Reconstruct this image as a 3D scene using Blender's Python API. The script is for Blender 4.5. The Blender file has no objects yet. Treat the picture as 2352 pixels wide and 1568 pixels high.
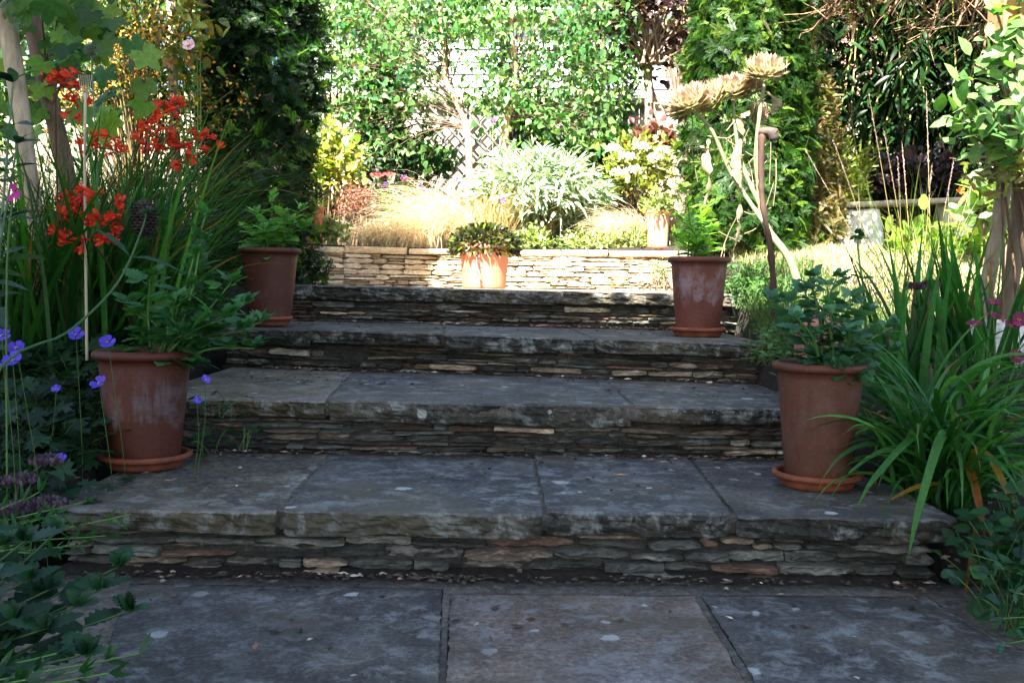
import bpy, math, random
import numpy as np
from mathutils import noise as mn, Vector, Matrix
R_ = math.radians
rng = np.random.default_rng(7)
SC = bpy.context.scene
COL = SC.collection

# ------------------------------------------------------------------ camera
H = 0.75
F = 2287.0                       # focal length in pixels of a 2352 px wide picture
pit, rol = R_(3.48), R_(0.7)
_f = np.array([0, math.cos(pit), -math.sin(pit)])
_r0 = np.array([1.0, 0, 0]); _u0 = np.array([0, math.sin(pit), math.cos(pit)])
_r = _r0*math.cos(rol)+_u0*math.sin(rol); _u = -_r0*math.sin(rol)+_u0*math.cos(rol)
cam_d = bpy.data.cameras.new('camera'); cam = bpy.data.objects.new('camera', cam_d); COL.objects.link(cam)
cam_d.sensor_width = 36; cam_d.lens = 36*F/2352; cam_d.clip_end = 300; cam_d.clip_start = 0.05
M4 = Matrix(((_r[0], _u[0], -_f[0], 0), (_r[1], _u[1], -_f[1], 0), (_r[2], _u[2], -_f[2], H), (0, 0, 0, 1)))
cam.matrix_world = M4
SC.camera = cam

# ------------------------------------------------------------------ light
SUN_AZ = -20.0     # degrees from straight behind the camera, minus = left
SUN_EL = 50.0
EXPO = 3.15
sx = math.sin(R_(SUN_AZ))*math.cos(R_(SUN_EL)); sy = -math.cos(R_(SUN_AZ))*math.cos(R_(SUN_EL)); sz = math.sin(R_(SUN_EL))
S = np.array([sx, sy, sz])
sun_d = bpy.data.lights.new('sun', 'SUN'); sun_d.energy = 5.0; sun_d.angle = R_(0.5); sun_d.color = (1.0, 0.94, 0.83)
sun = bpy.data.objects.new('sun', sun_d); COL.objects.link(sun)
sun.rotation_euler = Vector(S).to_track_quat('Z', 'Y').to_euler()
W = bpy.data.worlds.new('World'); SC.world = W; W.use_nodes = True
nt = W.node_tree; bg = nt.nodes['Background']
sky = nt.nodes.new('ShaderNodeTexSky'); sky.sky_type = 'NISHITA'; sky.sun_disc = False
sky.sun_elevation = R_(SUN_EL); sky.sun_rotation = math.atan2(sx, sy)
sky.dust_density = 2.0; sky.ozone_density = .6; nt.links.new(sky.outputs[0], bg.inputs[0]); bg.inputs[1].default_value = 0.05
SC.view_settings.view_transform = 'Standard'; SC.view_settings.look = 'None'
SC.view_settings.exposure = EXPO; SC.view_settings.gamma = 1
try:
    SC.cycles.max_bounces = 6; SC.cycles.diffuse_bounces = 3; SC.cycles.transmission_bounces = 4
    SC.cycles.use_denoising = True; SC.cycles.sample_clamp_indirect = 6
except Exception: pass

# ------------------------------------------------------------------ helpers
def ray(px, py):
    return _f*F + _r*(px-1176) - _u*(py-784)
def at(px, py, Y):
    d = ray(px, py); return np.array([0, 0, H]) + d*(Y/d[1])
def on(px, py, z):
    d = ray(px, py); return np.array([0, 0, H]) + d*((z-H)/d[2])
def hx(s):
    s = s.lstrip('#'); o = []
    for i in (0, 2, 4):
        c = int(s[i:i+2], 16)/255; o.append(c/12.92 if c <= .04045 else ((c+.055)/1.055)**2.4)
    return np.array(o)
def nrm(a):
    a = np.asarray(a, float); return a/np.maximum(np.linalg.norm(a, axis=-1, keepdims=True), 1e-9)
def N3(x, y, z): return mn.noise(Vector((x, y, z)))

class MB:
    def __init__(s): s.v = []; s.c = []; s.f = {}; s.n = 0
    def add(s, v, faces, c):
        v = np.asarray(v, float); n = len(v)
        c = np.broadcast_to(np.asarray(c, float), (n, 3))
        s.v.append(v); s.c.append(c)
        for f in faces:
            f = np.asarray(f, int)
            if f.size: s.f.setdefault(f.shape[1], []).append(f+s.n)
        s.n += n
    def build(s, name, mat, parent=None, smooth=True):
        v = np.concatenate(s.v); c = np.concatenate(s.c)
        me = bpy.data.meshes.new(name); me.vertices.add(len(v)); me.vertices.foreach_set('co', v.astype(np.float32).ravel())
        li = []; ls = []; st = 0
        for k, arrs in s.f.items():
            a = np.concatenate(arrs); li.append(a.ravel()); ls.append(st+np.arange(len(a))*k); st += a.size
        li = np.concatenate(li); ls = np.concatenate(ls)
        me.loops.add(len(li)); me.loops.foreach_set('vertex_index', li.astype(np.int32))
        me.polygons.add(len(ls)); me.polygons.foreach_set('loop_start', ls.astype(np.int32))
        me.polygons.foreach_set('use_smooth', np.full(len(ls), smooth))
        me.update(calc_edges=True); me.validate()
        a = me.color_attributes.new('col', 'FLOAT_COLOR', 'POINT')
        a.data.foreach_set('color', np.concatenate([c, np.ones((len(c), 1))], 1).astype(np.float32).ravel())
        me.materials.append(mat)
        o = bpy.data.objects.new(name, me); COL.objects.link(o)
        if parent is not None:
            o.parent = parent; o.matrix_parent_inverse = Matrix.Translation(-parent.location)
        return o
def tag(o, label=None, cat=None, group=None, kind=None):
    if label: o['label'] = label
    if cat: o['category'] = cat
    if group: o['group'] = group
    if kind: o['kind'] = kind
    return o
def thing(name, label, cat, loc, group=None):
    o = bpy.data.objects.new(name, None); COL.objects.link(o); o.location = [float(q) for q in loc]; o.empty_display_size = .05
    return tag(o, label, cat, group)

# ------------------------------------------------------------------ materials
def newmat(name):
    m = bpy.data.materials.new(name); m.use_nodes = True
    t = m.node_tree; return m, t, t.nodes['Principled BSDF'], t.nodes['Material Output']
def nd(t, typ, **kw):
    n = t.nodes.new(typ)
    for k, v in kw.items():
        if k in n.inputs: n.inputs[k].default_value = v
        else: setattr(n, k, v)
    return n
def noise_n(t, scale, detail=6, rough=.6, stretch=None, dist=0):
    tc = nd(t, 'ShaderNodeTexCoord'); mp = nd(t, 'ShaderNodeMapping')
    t.links.new(tc.outputs['Object'], mp.inputs[0])
    if stretch: mp.inputs['Scale'].default_value = stretch
    n = nd(t, 'ShaderNodeTexNoise'); n.inputs['Scale'].default_value = scale; n.inputs['Detail'].default_value = detail
    n.inputs['Roughness'].default_value = rough; n.inputs['Distortion'].default_value = dist
    t.links.new(mp.outputs[0], n.inputs['Vector']); return n
def ramp(t, src, stops, interp='LINEAR'):
    r = nd(t, 'ShaderNodeValToRGB'); r.color_ramp.interpolation = interp
    e = r.color_ramp.elements
    while len(e) < len(stops): e.new(.5)
    for i, (p, c) in enumerate(stops):
        e[i].position = p
        c = (c, c, c) if np.isscalar(c) else c
        e[i].color = (*[float(q) for q in c], 1)
    t.links.new(src, r.inputs[0]); return r
def mixc(t, fac, a, b, blend='MIX'):
    m = nd(t, 'ShaderNodeMix', data_type='RGBA', blend_type=blend)
    for sck, val in ((0, fac), (6, a), (7, b)):
        if hasattr(val, 'is_linked') or hasattr(val, 'links'): t.links.new(val, m.inputs[sck])
        elif sck == 0: m.inputs[0].default_value = val
        else: m.inputs[sck].default_value = (*[float(q) for q in val], 1)
    return m.outputs[2]
def attr(t): return nd(t, 'ShaderNodeVertexColor', layer_name='col').outputs[0]
def bump(t, b, src, strength, dist):
    bp = nd(t, 'ShaderNodeBump'); bp.inputs['Strength'].default_value = strength; bp.inputs['Distance'].default_value = dist
    t.links.new(src, bp.inputs['Height']); t.links.new(bp.outputs[0], b.inputs['Normal']); return bp

def leaf_mat(name, trans=.35, rough=.45, spec=.35, mul=.6):
    m, t, b, out = newmat(name)
    c = attr(t)
    n = noise_n(t, 60, 3)
    r = ramp(t, n.outputs[0], [(.3, .75), (.7, 1.25)])
    c2 = mixc(t, 1.0, c, r.outputs[0], 'MULTIPLY'); c2 = mixc(t, 1.0, c2, (mul, mul, mul), 'MULTIPLY')
    t.links.new(c2, b.inputs['Base Color']); b.inputs['Roughness'].default_value = rough
    b.inputs['Specular IOR Level'].default_value = spec
    tr = nd(t, 'ShaderNodeBsdfTranslucent')
    tc = mixc(t, 1.0, c2, (1.5, 1.6, .55), 'MULTIPLY')
    t.links.new(tc, tr.inputs[0])
    ms = nd(t, 'ShaderNodeMixShader'); ms.inputs[0].default_value = trans
    t.links.new(b.outputs[0], ms.inputs[1]); t.links.new(tr.outputs[0], ms.inputs[2])
    t.links.new(ms.outputs[0], out.inputs[0]); return m
def petal_mat(name):
    m, t, b, out = newmat(name)
    c = attr(t); t.links.new(c, b.inputs['Base Color']); b.inputs['Roughness'].default_value = .6
    tr = nd(t, 'ShaderNodeBsdfTranslucent'); t.links.new(c, tr.inputs[0])
    ms = nd(t, 'ShaderNodeMixShader'); ms.inputs[0].default_value = .35
    t.links.new(b.outputs[0], ms.inputs[1]); t.links.new(tr.outputs[0], ms.inputs[2]); t.links.new(ms.outputs[0], out.inputs[0]); return m
def flag_mat(name):
    """weathered sandstone flag: attribute colour, chalky bloom, pale lichen spots, dark algae"""
    m, t, b, out = newmat(name)
    c = attr(t)
    n1 = noise_n(t, 5, 8, .65); n2 = noise_n(t, 70, 8, .75); n3 = noise_n(t, 2.6, 5, .6)
    r1 = ramp(t, n1.outputs[0], [(.3, .42), (.5, .85), (.68, 1.5)])
    k = mixc(t, 1.0, c, r1.outputs[0], 'MULTIPLY'); k = mixc(t, 1.0, k, (.74, .73, .71), 'MULTIPLY')
    r2 = ramp(t, n2.outputs[0], [(.32, .4), (.5, .95), (.66, 1.9)])
    k = mixc(t, 1.0, k, r2.outputs[0], 'MULTIPLY')
    # brown / green bloom
    r3 = ramp(t, n3.outputs[0], [(.5, 0), (.66, .6)])
    k = mixc(t, r3.outputs[0], k, hx('#5d5746'))
    # small lichen spots
    vo = nd(t, 'ShaderNodeTexVoronoi'); vo.inputs['Scale'].default_value = 12; vo.inputs['Randomness'].default_value = 1
    tc = nd(t, 'ShaderNodeTexCoord'); nn = noise_n(t, 30, 3)
    mv = nd(t, 'ShaderNodeMixRGB'); mv.inputs[0].default_value = .035
    t.links.new(tc.outputs['Object'], mv.inputs[1]); t.links.new(nn.outputs['Color'], mv.inputs[2]); t.links.new(mv.outputs[0], vo.inputs['Vector'])
    sel0 = nd(t, 'ShaderNodeSeparateColor'); t.links.new(vo.outputs['Color'], sel0.inputs[0]); vs_ = nd(t, 'ShaderNodeMath', operation='MULTIPLY_ADD'); t.links.new(sel0.outputs[1], vs_.inputs[0]); vs_.inputs[1].default_value = 1.6; vs_.inputs[2].default_value = .5; vd_ = nd(t, 'ShaderNodeMath', operation='MULTIPLY'); t.links.new(vo.outputs['Distance'], vd_.inputs[0]); t.links.new(vs_.outputs[0], vd_.inputs[1])
    rs = ramp(t, vd_.outputs[0], [(.13, 1), (.17, 0)])
    sel = nd(t, 'ShaderNodeSeparateColor'); t.links.new(vo.outputs['Color'], sel.inputs[0])
    rr = ramp(t, sel.outputs[0], [(.6, 0), (.64, 1)])
    n4 = noise_n(t, 2.2, 2); r4 = ramp(t, n4.outputs[0], [(.32, .1), (.50, 1)])
    f = nd(t, 'ShaderNodeMath', operation='MULTIPLY'); t.links.new(rs.outputs[0], f.inputs[0]); t.links.new(rr.outputs[0], f.inputs[1])
    f2 = nd(t, 'ShaderNodeMath', operation='MULTIPLY'); t.links.new(f.outputs[0], f2.inputs[0]); t.links.new(r4.outputs[0], f2.inputs[1])
    f3 = nd(t, 'ShaderNodeMath', operation='MULTIPLY'); t.links.new(f2.outputs[0], f3.inputs[0]); f3.inputs[1].default_value = .85
    k = mixc(t, f3.outputs[0], k, hx('#b2b6b2'))
    # mid-size pale mottling
    n5 = noise_n(t, 14, 8, .75, dist=.4); r5 = ramp(t, n5.outputs[0], [(.50, 0), (.62, .7)])
    f5 = nd(t, 'ShaderNodeMath', operation='MULTIPLY'); t.links.new(r5.outputs[0], f5.inputs[0]); t.links.new(r4.outputs[0], f5.inputs[1])
    k = mixc(t, f5.outputs[0], k, hx('#868a88'))
    t.links.new(k, b.inputs['Base Color']); b.inputs['Roughness'].default_value = .75
    b.inputs['Specular IOR Level'].default_value = .35
    hsum = mixc(t, .5, n2.outputs[0], n1.outputs[0]); bump(t, b, hsum, .55, .012)
    return m
def walls_mat(name, bstr=.8, lo=.4, hi=1.7):
    m, t, b, out = newmat(name)
    c = attr(t)
    n1 = noise_n(t, 9, 8, .7, (1, 1, 2.5)); n2 = noise_n(t, 55, 6, .75, (1, 1, 3.5))
    r1 = ramp(t, n1.outputs[0], [(.3, lo), (.5, .95), (.72, hi)]); k = mixc(t, 1.0, c, r1.outputs[0], 'MULTIPLY')
    r2 = ramp(t, n2.outputs[0], [(.3, .5), (.7, 1.5)]); k = mixc(t, 1.0, k, r2.outputs[0], 'MULTIPLY')
    n3 = noise_n(t, 7, 5, .7); r3 = ramp(t, n3.outputs[0], [(.6, 0), (.72, .6)])
    k = mixc(t, r3.outputs[0], k, hx('#8c8f87'))
    t.links.new(k, b.inputs['Base Color']); b.inputs['Roughness'].default_value = .8
    hs = mixc(t, .5, n2.outputs[0], n1.outputs[0]); bump(t, b, hs, bstr, .012)
    return m
def soil_mat(name, a, bcol):
    m, t, b, out = newmat(name)
    n = noise_n(t, 40, 8, .8); r = ramp(t, n.outputs[0], [(.35, hx(a)), (.55, hx(bcol)), (.72, hx(bcol)*2.2)])
    n2 = noise_n(t, 3, 4); r2 = ramp(t, n2.outputs[0], [(.3, .6), (.7, 1.3)])
    k = mixc(t, 1.0, r.outputs[0], r2.outputs[0], 'MULTIPLY')
    t.links.new(k, b.inputs['Base Color']); b.inputs['Roughness'].default_value = .95; bump(t, b, n.outputs[0], 1.0, .03); return m
def plain(name, a, rough=.7, scale=25, var=.35, bs=.3, stretch=None, bd=.006, useattr=False):
    m, t, b, out = newmat(name)
    n = noise_n(t, scale, 6, .65, stretch); r = ramp(t, n.outputs[0], [(.3, 1-var), (.7, 1+var)])
    k = mixc(t, 1.0, attr(t) if useattr else hx(a), r.outputs[0], 'MULTIPLY')
    t.links.new(k, b.inputs['Base Color']); b.inputs['Roughness'].default_value = rough; bump(t, b, n.outputs[0], bs, bd); return m
def terracotta(name, base, bloom, amount, h0, h1, sd=0.0):
    """unglazed pot: attribute-free, pale salt bloom in a band of height with drip streaks, object space"""
    m, t, b, out = newmat(name)
    tc = nd(t, 'ShaderNodeTexCoord'); sp = nd(t, 'ShaderNodeSeparateXYZ'); t.links.new(tc.outputs['Object'], sp.inputs[0])
    n0 = noise_n(t, 7, 6, .65); r0 = ramp(t, n0.outputs[0], [(.3, hx(base)*.72), (.55, hx(base)), (.75, hx(base)*1.25)])
    for q in [w for w in t.nodes if w.type == 'MAPPING']: q.inputs['Location'].default_value = (sd, sd*.7, 0)
    n1 = noise_n(t, 26, 5, .6, (1, 1, .10)); n2 = noise_n(t, 9, 7, .7)
    lo = nd(t, 'ShaderNodeMapRange'); t.links.new(sp.outputs[2], lo.inputs[0])
    wob = nd(t, 'ShaderNodeMath', operation='MULTIPLY_ADD'); t.links.new(n1.outputs[0], wob.inputs[0]); wob.inputs[1].default_value = .16; t.links.new(sp.outputs[2], wob.inputs[2])
    a = ramp(t, wob.outputs[0], [(0, 0), (h0+.08, 0), (h0+.085, 1), (h1+.06, 1), (h1+.12, 0)])
    g = ramp(t, n2.outputs[0], [(.42, 0), (.58, 1)])
    g1 = ramp(t, n1.outputs[0], [(.38, .1), (.5, 1)])
    for q in [w for w in t.nodes if w.type == 'MAPPING']: q.inputs['Location'].default_value = (sd, sd*.7, 0)
    f = nd(t, 'ShaderNodeMath', operation='MULTIPLY'); t.links.new(a.outputs[0], f.inputs[0]); t.links.new(g.outputs[0], f.inputs[1])
    f2 = nd(t, 'ShaderNodeMath', operation='MULTIPLY'); t.links.new(f.outputs[0], f2.inputs[0]); t.links.new(g1.outputs[0], f2.inputs[1])
    f3 = nd(t, 'ShaderNodeMath', operation='MULTIPLY'); t.links.new(f2.outputs[0], f3.inputs[0]); f3.inputs[1].default_value = amount
    k = mixc(t, f3.outputs[0], r0.outputs[0], hx(bloom))
    # salt line at the foot
    wf = nd(t, 'ShaderNodeMath', operation='MULTIPLY_ADD'); t.links.new(n2.outputs[0], wf.inputs[0]); wf.inputs[1].default_value = .05; t.links.new(sp.outputs[2], wf.inputs[2])
    rf = ramp(t, wf.outputs[0], [(.035, .55), (.06, 0)]); k = mixc(t, rf.outputs[0], k, hx(bloom))
    n3 = noise_n(t, 120, 3); r3 = ramp(t, n3.outputs[0], [(.3, .8), (.7, 1.2)]); k = mixc(t, 1.0, k, r3.outputs[0], 'MULTIPLY')
    t.links.new(k, b.inputs['Base Color']); b.inputs['Roughness'].default_value = .62; b.inputs['Specular IOR Level'].default_value = .4
    bump(t, b, n3.outputs[0], .15, .003); return m

LEAF = leaf_mat('leaf'); LEAFG = leaf_mat('glossy_leaf', .2, .4, .25); HEADM = petal_mat('dried_bract'); SILV = leaf_mat('silver_leaf', .15, .7, .15, 1.0)
PET = petal_mat('petal'); STRAW = petal_mat('straw')
FLAG = flag_mat('flagstone'); STN = walls_mat('riser_stone'); STNW = walls_mat('wall_stone', .5, .75, 1.35); SOIL = soil_mat('soil', '#16120f', '#332a23')
MORTAR = soil_mat('mortar', '#2c2a26', '#57534b'); DUST = soil_mat('joint_dirt', '#3c3832', '#77726a')
BARK = plain('bark', '#6b5a48', .85, 30, .5, .6, (1, 1, .25), .01, True)
WOOD = plain('weathered_wood', '#8d877c', .8, 18, .35, .4, (1, 1, .12), .006, True)
STEM = plain('stem', '#446622', .6, 40, .2, .1, None, .003, True)
PAINT = plain('painted_boards', '#cfd6d6', .6, 8, .06, .05, None, .003, True)
TC1 = terracotta('terracotta_salty', '#4f2618', '#645a5e', .7, .14, .27)
TC2 = terracotta('terracotta_plain', '#57301f', '#66564f', .3, .05, .3)
TC4 = terracotta('terracotta_brown', '#50291b', '#605450', .35, .02, .16, 3.7)
TC3 = terracotta('terracotta_streaked', '#613226', '#8a7c80', .65, .16, .30)
TCS = plain('terracotta_saucer', '#743c25', .75, 18, .45, .25)
ROCK = plain('granite', '#4f4b44', .9, 45, .6, .9, None, .01, True)

# ------------------------------------------------------------------ shape makers
def tubes(mb, P, Rr, c, sides=5, cap=False):
    """P (n,m,3), Rr (n,m) or (m,), c (n,3)/(3,)"""
    P = np.asarray(P, float)
    if P.ndim == 2: P = P[None]
    n, m, _ = P.shape; Rr = np.broadcast_to(np.asarray(Rr, float), (n, m))
    T = np.gradient(P, axis=1); T = nrm(T)
    ref = np.where(np.abs(T[:, :1, 2:3]) > .9, np.array([[[1., 0, 0]]]), np.array([[[0, 0, 1.]]]))
    A = nrm(np.cross(T, np.broadcast_to(ref, T.shape))); B = np.cross(T, A)
    th = np.arange(sides)*2*math.pi/sides
    V = P[:, :, None] + Rr[:, :, None, None]*(A[:, :, None]*np.cos(th)[None, None, :, None]+B[:, :, None]*np.sin(th)[None, None, :, None])
    i = np.arange(n)[:, None, None]*m*sides; j = np.arange(m-1)[None, :, None]*sides; k = np.arange(sides)[None, None, :]; k2 = (k+1) % sides
    f = np.stack(np.broadcast_arrays(i+j+k, i+j+k2, i+j+sides+k2, i+j+sides+k), -1).reshape(-1, 4)
    c = np.asarray(c, float)
    cc = np.repeat(c, m*sides, 0) if c.ndim == 2 else c
    fs = [f]
    if cap:
        e0 = np.arange(n)[:, None]*m*sides; fs.append(e0+np.arange(sides)[::-1][None]); fs.append(e0+(m-1)*sides+np.arange(sides)[None])
    mb.add(V.reshape(-1, 3), fs, cc)
def curve(pts, m=12):
    """smooth Catmull-Rom through points"""
    p = np.asarray(pts, float); q = np.concatenate([[2*p[0]-p[1]], p, [2*p[-1]-p[-2]]]); out = []
    n = len(p)-1
    for t in np.linspace(0, n, m):
        i = min(int(t), n-1); u = t-i; a, b, c, d = q[i:i+4]
        out.append(.5*((2*b)+(-a+c)*u+(2*a-5*b+4*c-d)*u*u+(-a+3*b-3*c+d)*u**3))
    return np.array(out)
def lathe(mb, prof, c, centre=(0, 0, 0), seg=56, wob=0.0, close=True):
    prof = np.asarray(prof, float); n = len(prof); th = np.arange(seg)*2*math.pi/seg
    V = np.zeros((n, seg, 3)); V[:, :, 0] = prof[:, :1]*np.cos(th); V[:, :, 1] = prof[:, :1]*np.sin(th); V[:, :, 2] = prof[:, 1:2]
    V += np.asarray(centre)
    i = np.arange(n-1)[:, None]*seg; k = np.arange(seg)[None]; k2 = (k+1) % seg
    f = np.stack(np.broadcast_arrays(i+k, i+k2, i+seg+k2, i+seg+k), -1).reshape(-1, 4)
    mb.add(V.reshape(-1, 3), [f], c)
def box(mb, lo, hi, c, rot=0.0, piv=None, bev=0.0):
    lo = np.array(lo, float); hi = np.array(hi, float)
    v = np.array([[x, y, z] for z in (lo[2], hi[2]) for y in (lo[1], hi[1]) for x in (lo[0], hi[0])])
    if rot:
        p = np.array(piv if piv is not None else (lo+hi)/2); d = v-p; cs, sn = math.cos(rot), math.sin(rot)
        v = np.stack([d[:, 0]*cs-d[:, 1]*sn, d[:, 0]*sn+d[:, 1]*cs, d[:, 2]], 1)+p
    mb.add(v, [np.array([[0, 2, 3, 1], [4, 5, 7, 6], [0, 1, 5, 4], [2, 6, 7, 3], [0, 4, 6, 2], [1, 3, 7, 5]])], c)

def L_profile(ts, ws, fold=.15, curl=.12):
    v = [(0, 0, 0)]; f3 = []; f4 = []
    for t, w in zip(ts, ws): z = -curl*t*t; v += [(-w, t, z+fold*w), (0, t, z), (w, t, z+fold*w)]
    v.append((0, 1, -curl))
    f3 += [(0, 2, 1), (0, 3, 2)]; n = len(ts)
    for i in range(n-1):
        a = 1+3*i; f4 += [(a, a+1, a+4, a+3), (a+1, a+2, a+5, a+4)]
    a = 1+3*(n-1); e = len(v)-1; f3 += [(a, a+1, e), (a+1, a+2, e)]
    return np.array(v, float), [np.array(f3), np.array(f4).reshape(-1, 4) if f4 else np.zeros((0, 4), int)]
def L_merge(parts):
    V = []; f3 = []; f4 = []; n = 0
    for (v, fs), ang, off, sc in parts:
        c, s = math.cos(ang), math.sin(ang); q = v*sc
        q = np.stack([q[:, 0]*c-q[:, 1]*s, q[:, 0]*s+q[:, 1]*c, q[:, 2]], 1)+np.array(off)
        V.append(q)
        for f in fs:
            if f.size: (f3 if f.shape[1] == 3 else f4).append(f+n)
        n += len(q)
    return np.concatenate(V), [np.concatenate(f3) if f3 else np.zeros((0, 3), int), np.concatenate(f4) if f4 else np.zeros((0, 4), int)]
def L_fan(rads, a0=-2.6, a1=2.6, cup=.1):
    """palmate leaf: centre at base, outline by polar radii, leaf points to +Y"""
    n = len(rads); th = np.linspace(a0, a1, n); v = [(0, 0, 0)]
    for a, r in zip(th, rads): v.append((math.sin(a)*r, math.cos(a)*r, cup*math.sin(7*a)*r*.5-cup*r*r))
    f = [(0, i+1, i) for i in range(1, n)]
    return np.array(v, float), [np.array(f)]
OVAL = L_profile([.25, .55, .8], [.2, .26, .17]); OVAL_S = L_profile([.45], [.27])
BIRCH = L_profile([.12, .3, .6], [.3, .36, .18], .12, .18)
LANCE = L_profile([.3, .65], [.11, .10], .3, .25); LANCEL = L_profile([.15, .35, .6, .85], [.07, .11, .1, .05], .3, .5)
ROUND = L_profile([.1, .35, .7, .92], [.22, .42, .40, .2], .05, .08)
_tt = np.linspace(.08, .94, 11); _ww = .30*np.sin(np.pi*_tt**.8)**.8*(1+.22*((np.arange(11) % 2)*2-1))
TOOTH = L_profile(_tt, _ww, .12, .18)
DAHL = L_merge([(TOOTH, 0, (0, .32, 0), .68), (TOOTH, .95, (0, .30, 0), .42), (TOOTH, -.95, (0, .30, 0), .42), (L_profile([.3, .7], [.03, .03]), 0, (0, 0, 0), .5)])
VINE = L_fan([.25, .55, .5, .62, .95*.7, .55, .78, .9, .7, .62, .85, 1.0, .85, .62, .7, .9, .78, .55, .66, .62, .5, .55, .25], cup=.12)
GERL = L_fan([.3, .75, .5, .8, .45, .9, .75, .92, .4, .95, .8, 1.0, .8, .95, .4, .92, .75, .9, .45, .8, .5, .75, .3], cup=.1)
PETAL = L_profile([.3, .65, .9], [.09, .17, .13], .1, .2); GPET = L_profile([.25, .6, .9], [.16, .36, .30], .04, -.12)
CPET = L_profile([.3, .7, .95], [.1, .2, .17], .05, -.05)
def needle_spray(n, ang, ln, w, up=.1, droop=.2):
    V = []; F = []; k = 0
    for i in range(n):
        t = (i+.5)/n; y = t; z = -droop*t*t; l = ln*(1-.45*t)
        for s in (-1, 1):
            dx, dy = s*math.sin(ang)*l, math.cos(ang)*l; px_, py_ = -dy/l*w, dx/l*w
            zz = z+up*l
            V += [(0, y, z), (dx*.5+px_, y+dy*.5+py_, z+up*l*.7), (dx, y+dy, zz), (dx*.5-px_, y+dy*.5-py_, z+up*l*.7)]
            F.append((k, k+1, k+2, k+3)); k += 4
    V += [(-.012, 0, 0), (.012, 0, 0), (.006, 1, -droop), (-.006, 1, -droop)]; F.append((k, k+1, k+2, k+3))
    return np.array(V, float), [np.array(F)]
YEWS = needle_spray(13, 1.0, .24, .030, .12, .25)
YEWD = L_merge([(YEWS, 0, (0, 0, 0), 1), (YEWS, .7, (0, .25, 0), .6), (YEWS, -.7, (0, .4, 0), .55)])
JUNI = needle_spray(12, .5, .22, .032, .2, .1)

def inst(mb, T, P, D, Nn, L, Wd, C):
    """place template T (length along y) n times"""
    v, fs = T; n = len(P); k = len(v)
    D = nrm(D); X = nrm(np.cross(D, Nn)); Z = np.cross(X, D)
    L = np.broadcast_to(np.asarray(L, float), (n,)); Wd = np.broadcast_to(np.asarray(Wd, float), (n,))
    V = P[:, None]+X[:, None]*(v[None, :, :1]*(L*Wd)[:, None, None])+D[:, None]*(v[None, :, 1:2]*L[:, None, None])+Z[:, None]*(v[None, :, 2:3]*L[:, None, None])
    off = (np.arange(n)*k)[:, None, None]
    C = np.asarray(C, float); C = np.broadcast_to(C, (n, 3)) if C.ndim == 1 else C
    mb.add(V.reshape(-1, 3), [(f[None]+off).reshape(-1, f.shape[1]) for f in fs if f.size], np.repeat(C, k, 0))
def rdir(n, zmin=-1.0):
    z = rng.uniform(zmin, 1, n); a = rng.uniform(0, 2*math.pi, n); r = np.sqrt(1-z*z)
    return np.stack([r*np.cos(a), r*np.sin(a), z], 1)
def cvar(n, cols, v=.25):
    cols = np.array([hx(c) if isinstance(c, str) else c for c in cols]); i = rng.integers(0, len(cols), n); j = rng.integers(0, len(cols), n)
    t = rng.uniform(0, .5, (n, 1)); return (cols[i]*(1-t)+cols[j]*t)*np.clip(1+rng.normal(0, v, (n, 1)), .35, 2)
def blades(mb, base, az, el, L, Wd, droop, C, segs=8, fold=.3, pw=1.5):
    n = len(base); t = np.linspace(0, 1, segs+1)
    ar = lambda q: np.broadcast_to(np.asarray(q, float), (n,))
    az, el, L, Wd, droop = map(ar, (az, el, L, Wd, droop))
    ang = el[:, None]-droop[:, None]*t[None]**pw
    ds = (L/segs)[:, None]
    h = np.concatenate([np.zeros((n, 1)), np.cumsum(np.cos(ang[:, :-1])*ds, 1)], 1); z = np.concatenate([np.zeros((n, 1)), np.cumsum(np.sin(ang[:, :-1])*ds, 1)], 1)
    dx, dy = np.cos(az)[:, None], np.sin(az)[:, None]
    sw = rng.normal(0, .04, n)[:, None]*L[:, None]*t[None]**2
    C0 = np.stack([base[:, :1]+h*dx-dy*sw, base[:, 1:2]+h*dy+dx*sw, base[:, 2:]+z], -1)
    wp = (.55+.45*np.minimum(1, t*5))*(1-t**2.6); w = Wd[:, None]*.5*wp[None]
    tw = rng.uniform(-.5, .5, n)[:, None]*(1+t[None])
    side = np.stack([-dy*np.cos(tw), dx*np.cos(tw), np.sin(tw)], -1)
    nor = np.stack([-np.sin(ang)*dx, -np.sin(ang)*dy, np.cos(ang)], -1)
    Lv = C0-side*w[..., None]; Rv = C0+side*w[..., None]
    if fold:
        Cv = C0-nor*(w*fold*2)[..., None]; V = np.stack([Lv, Cv, Rv], 2); k = 3
    else: V = np.stack([Lv, Rv], 2); k = 2
    m = segs+1; i = np.arange(n)[:, None, None]*m*k; j = np.arange(segs)[None, :, None]*k; q = np.arange(k-1)[None, None]
    f = np.stack(np.broadcast_arrays(i+j+q, i+j+q+1, i+j+k+q+1, i+j+k+q), -1).reshape(-1, 4)
    C = np.asarray(C, float); C = np.broadcast_to(C, (n, 3)) if C.ndim == 1 else C
    tipm = (rng.uniform(0, 1, n) < .3)[:, None]*np.clip((t[None]-rng.uniform(.55, .95, n)[:, None])*6, 0, 1)
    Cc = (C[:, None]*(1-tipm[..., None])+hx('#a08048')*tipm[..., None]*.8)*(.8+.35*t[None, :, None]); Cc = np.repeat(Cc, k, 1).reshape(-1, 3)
    mb.add(V.reshape(-1, 3), [f], Cc)
    return C0
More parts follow.
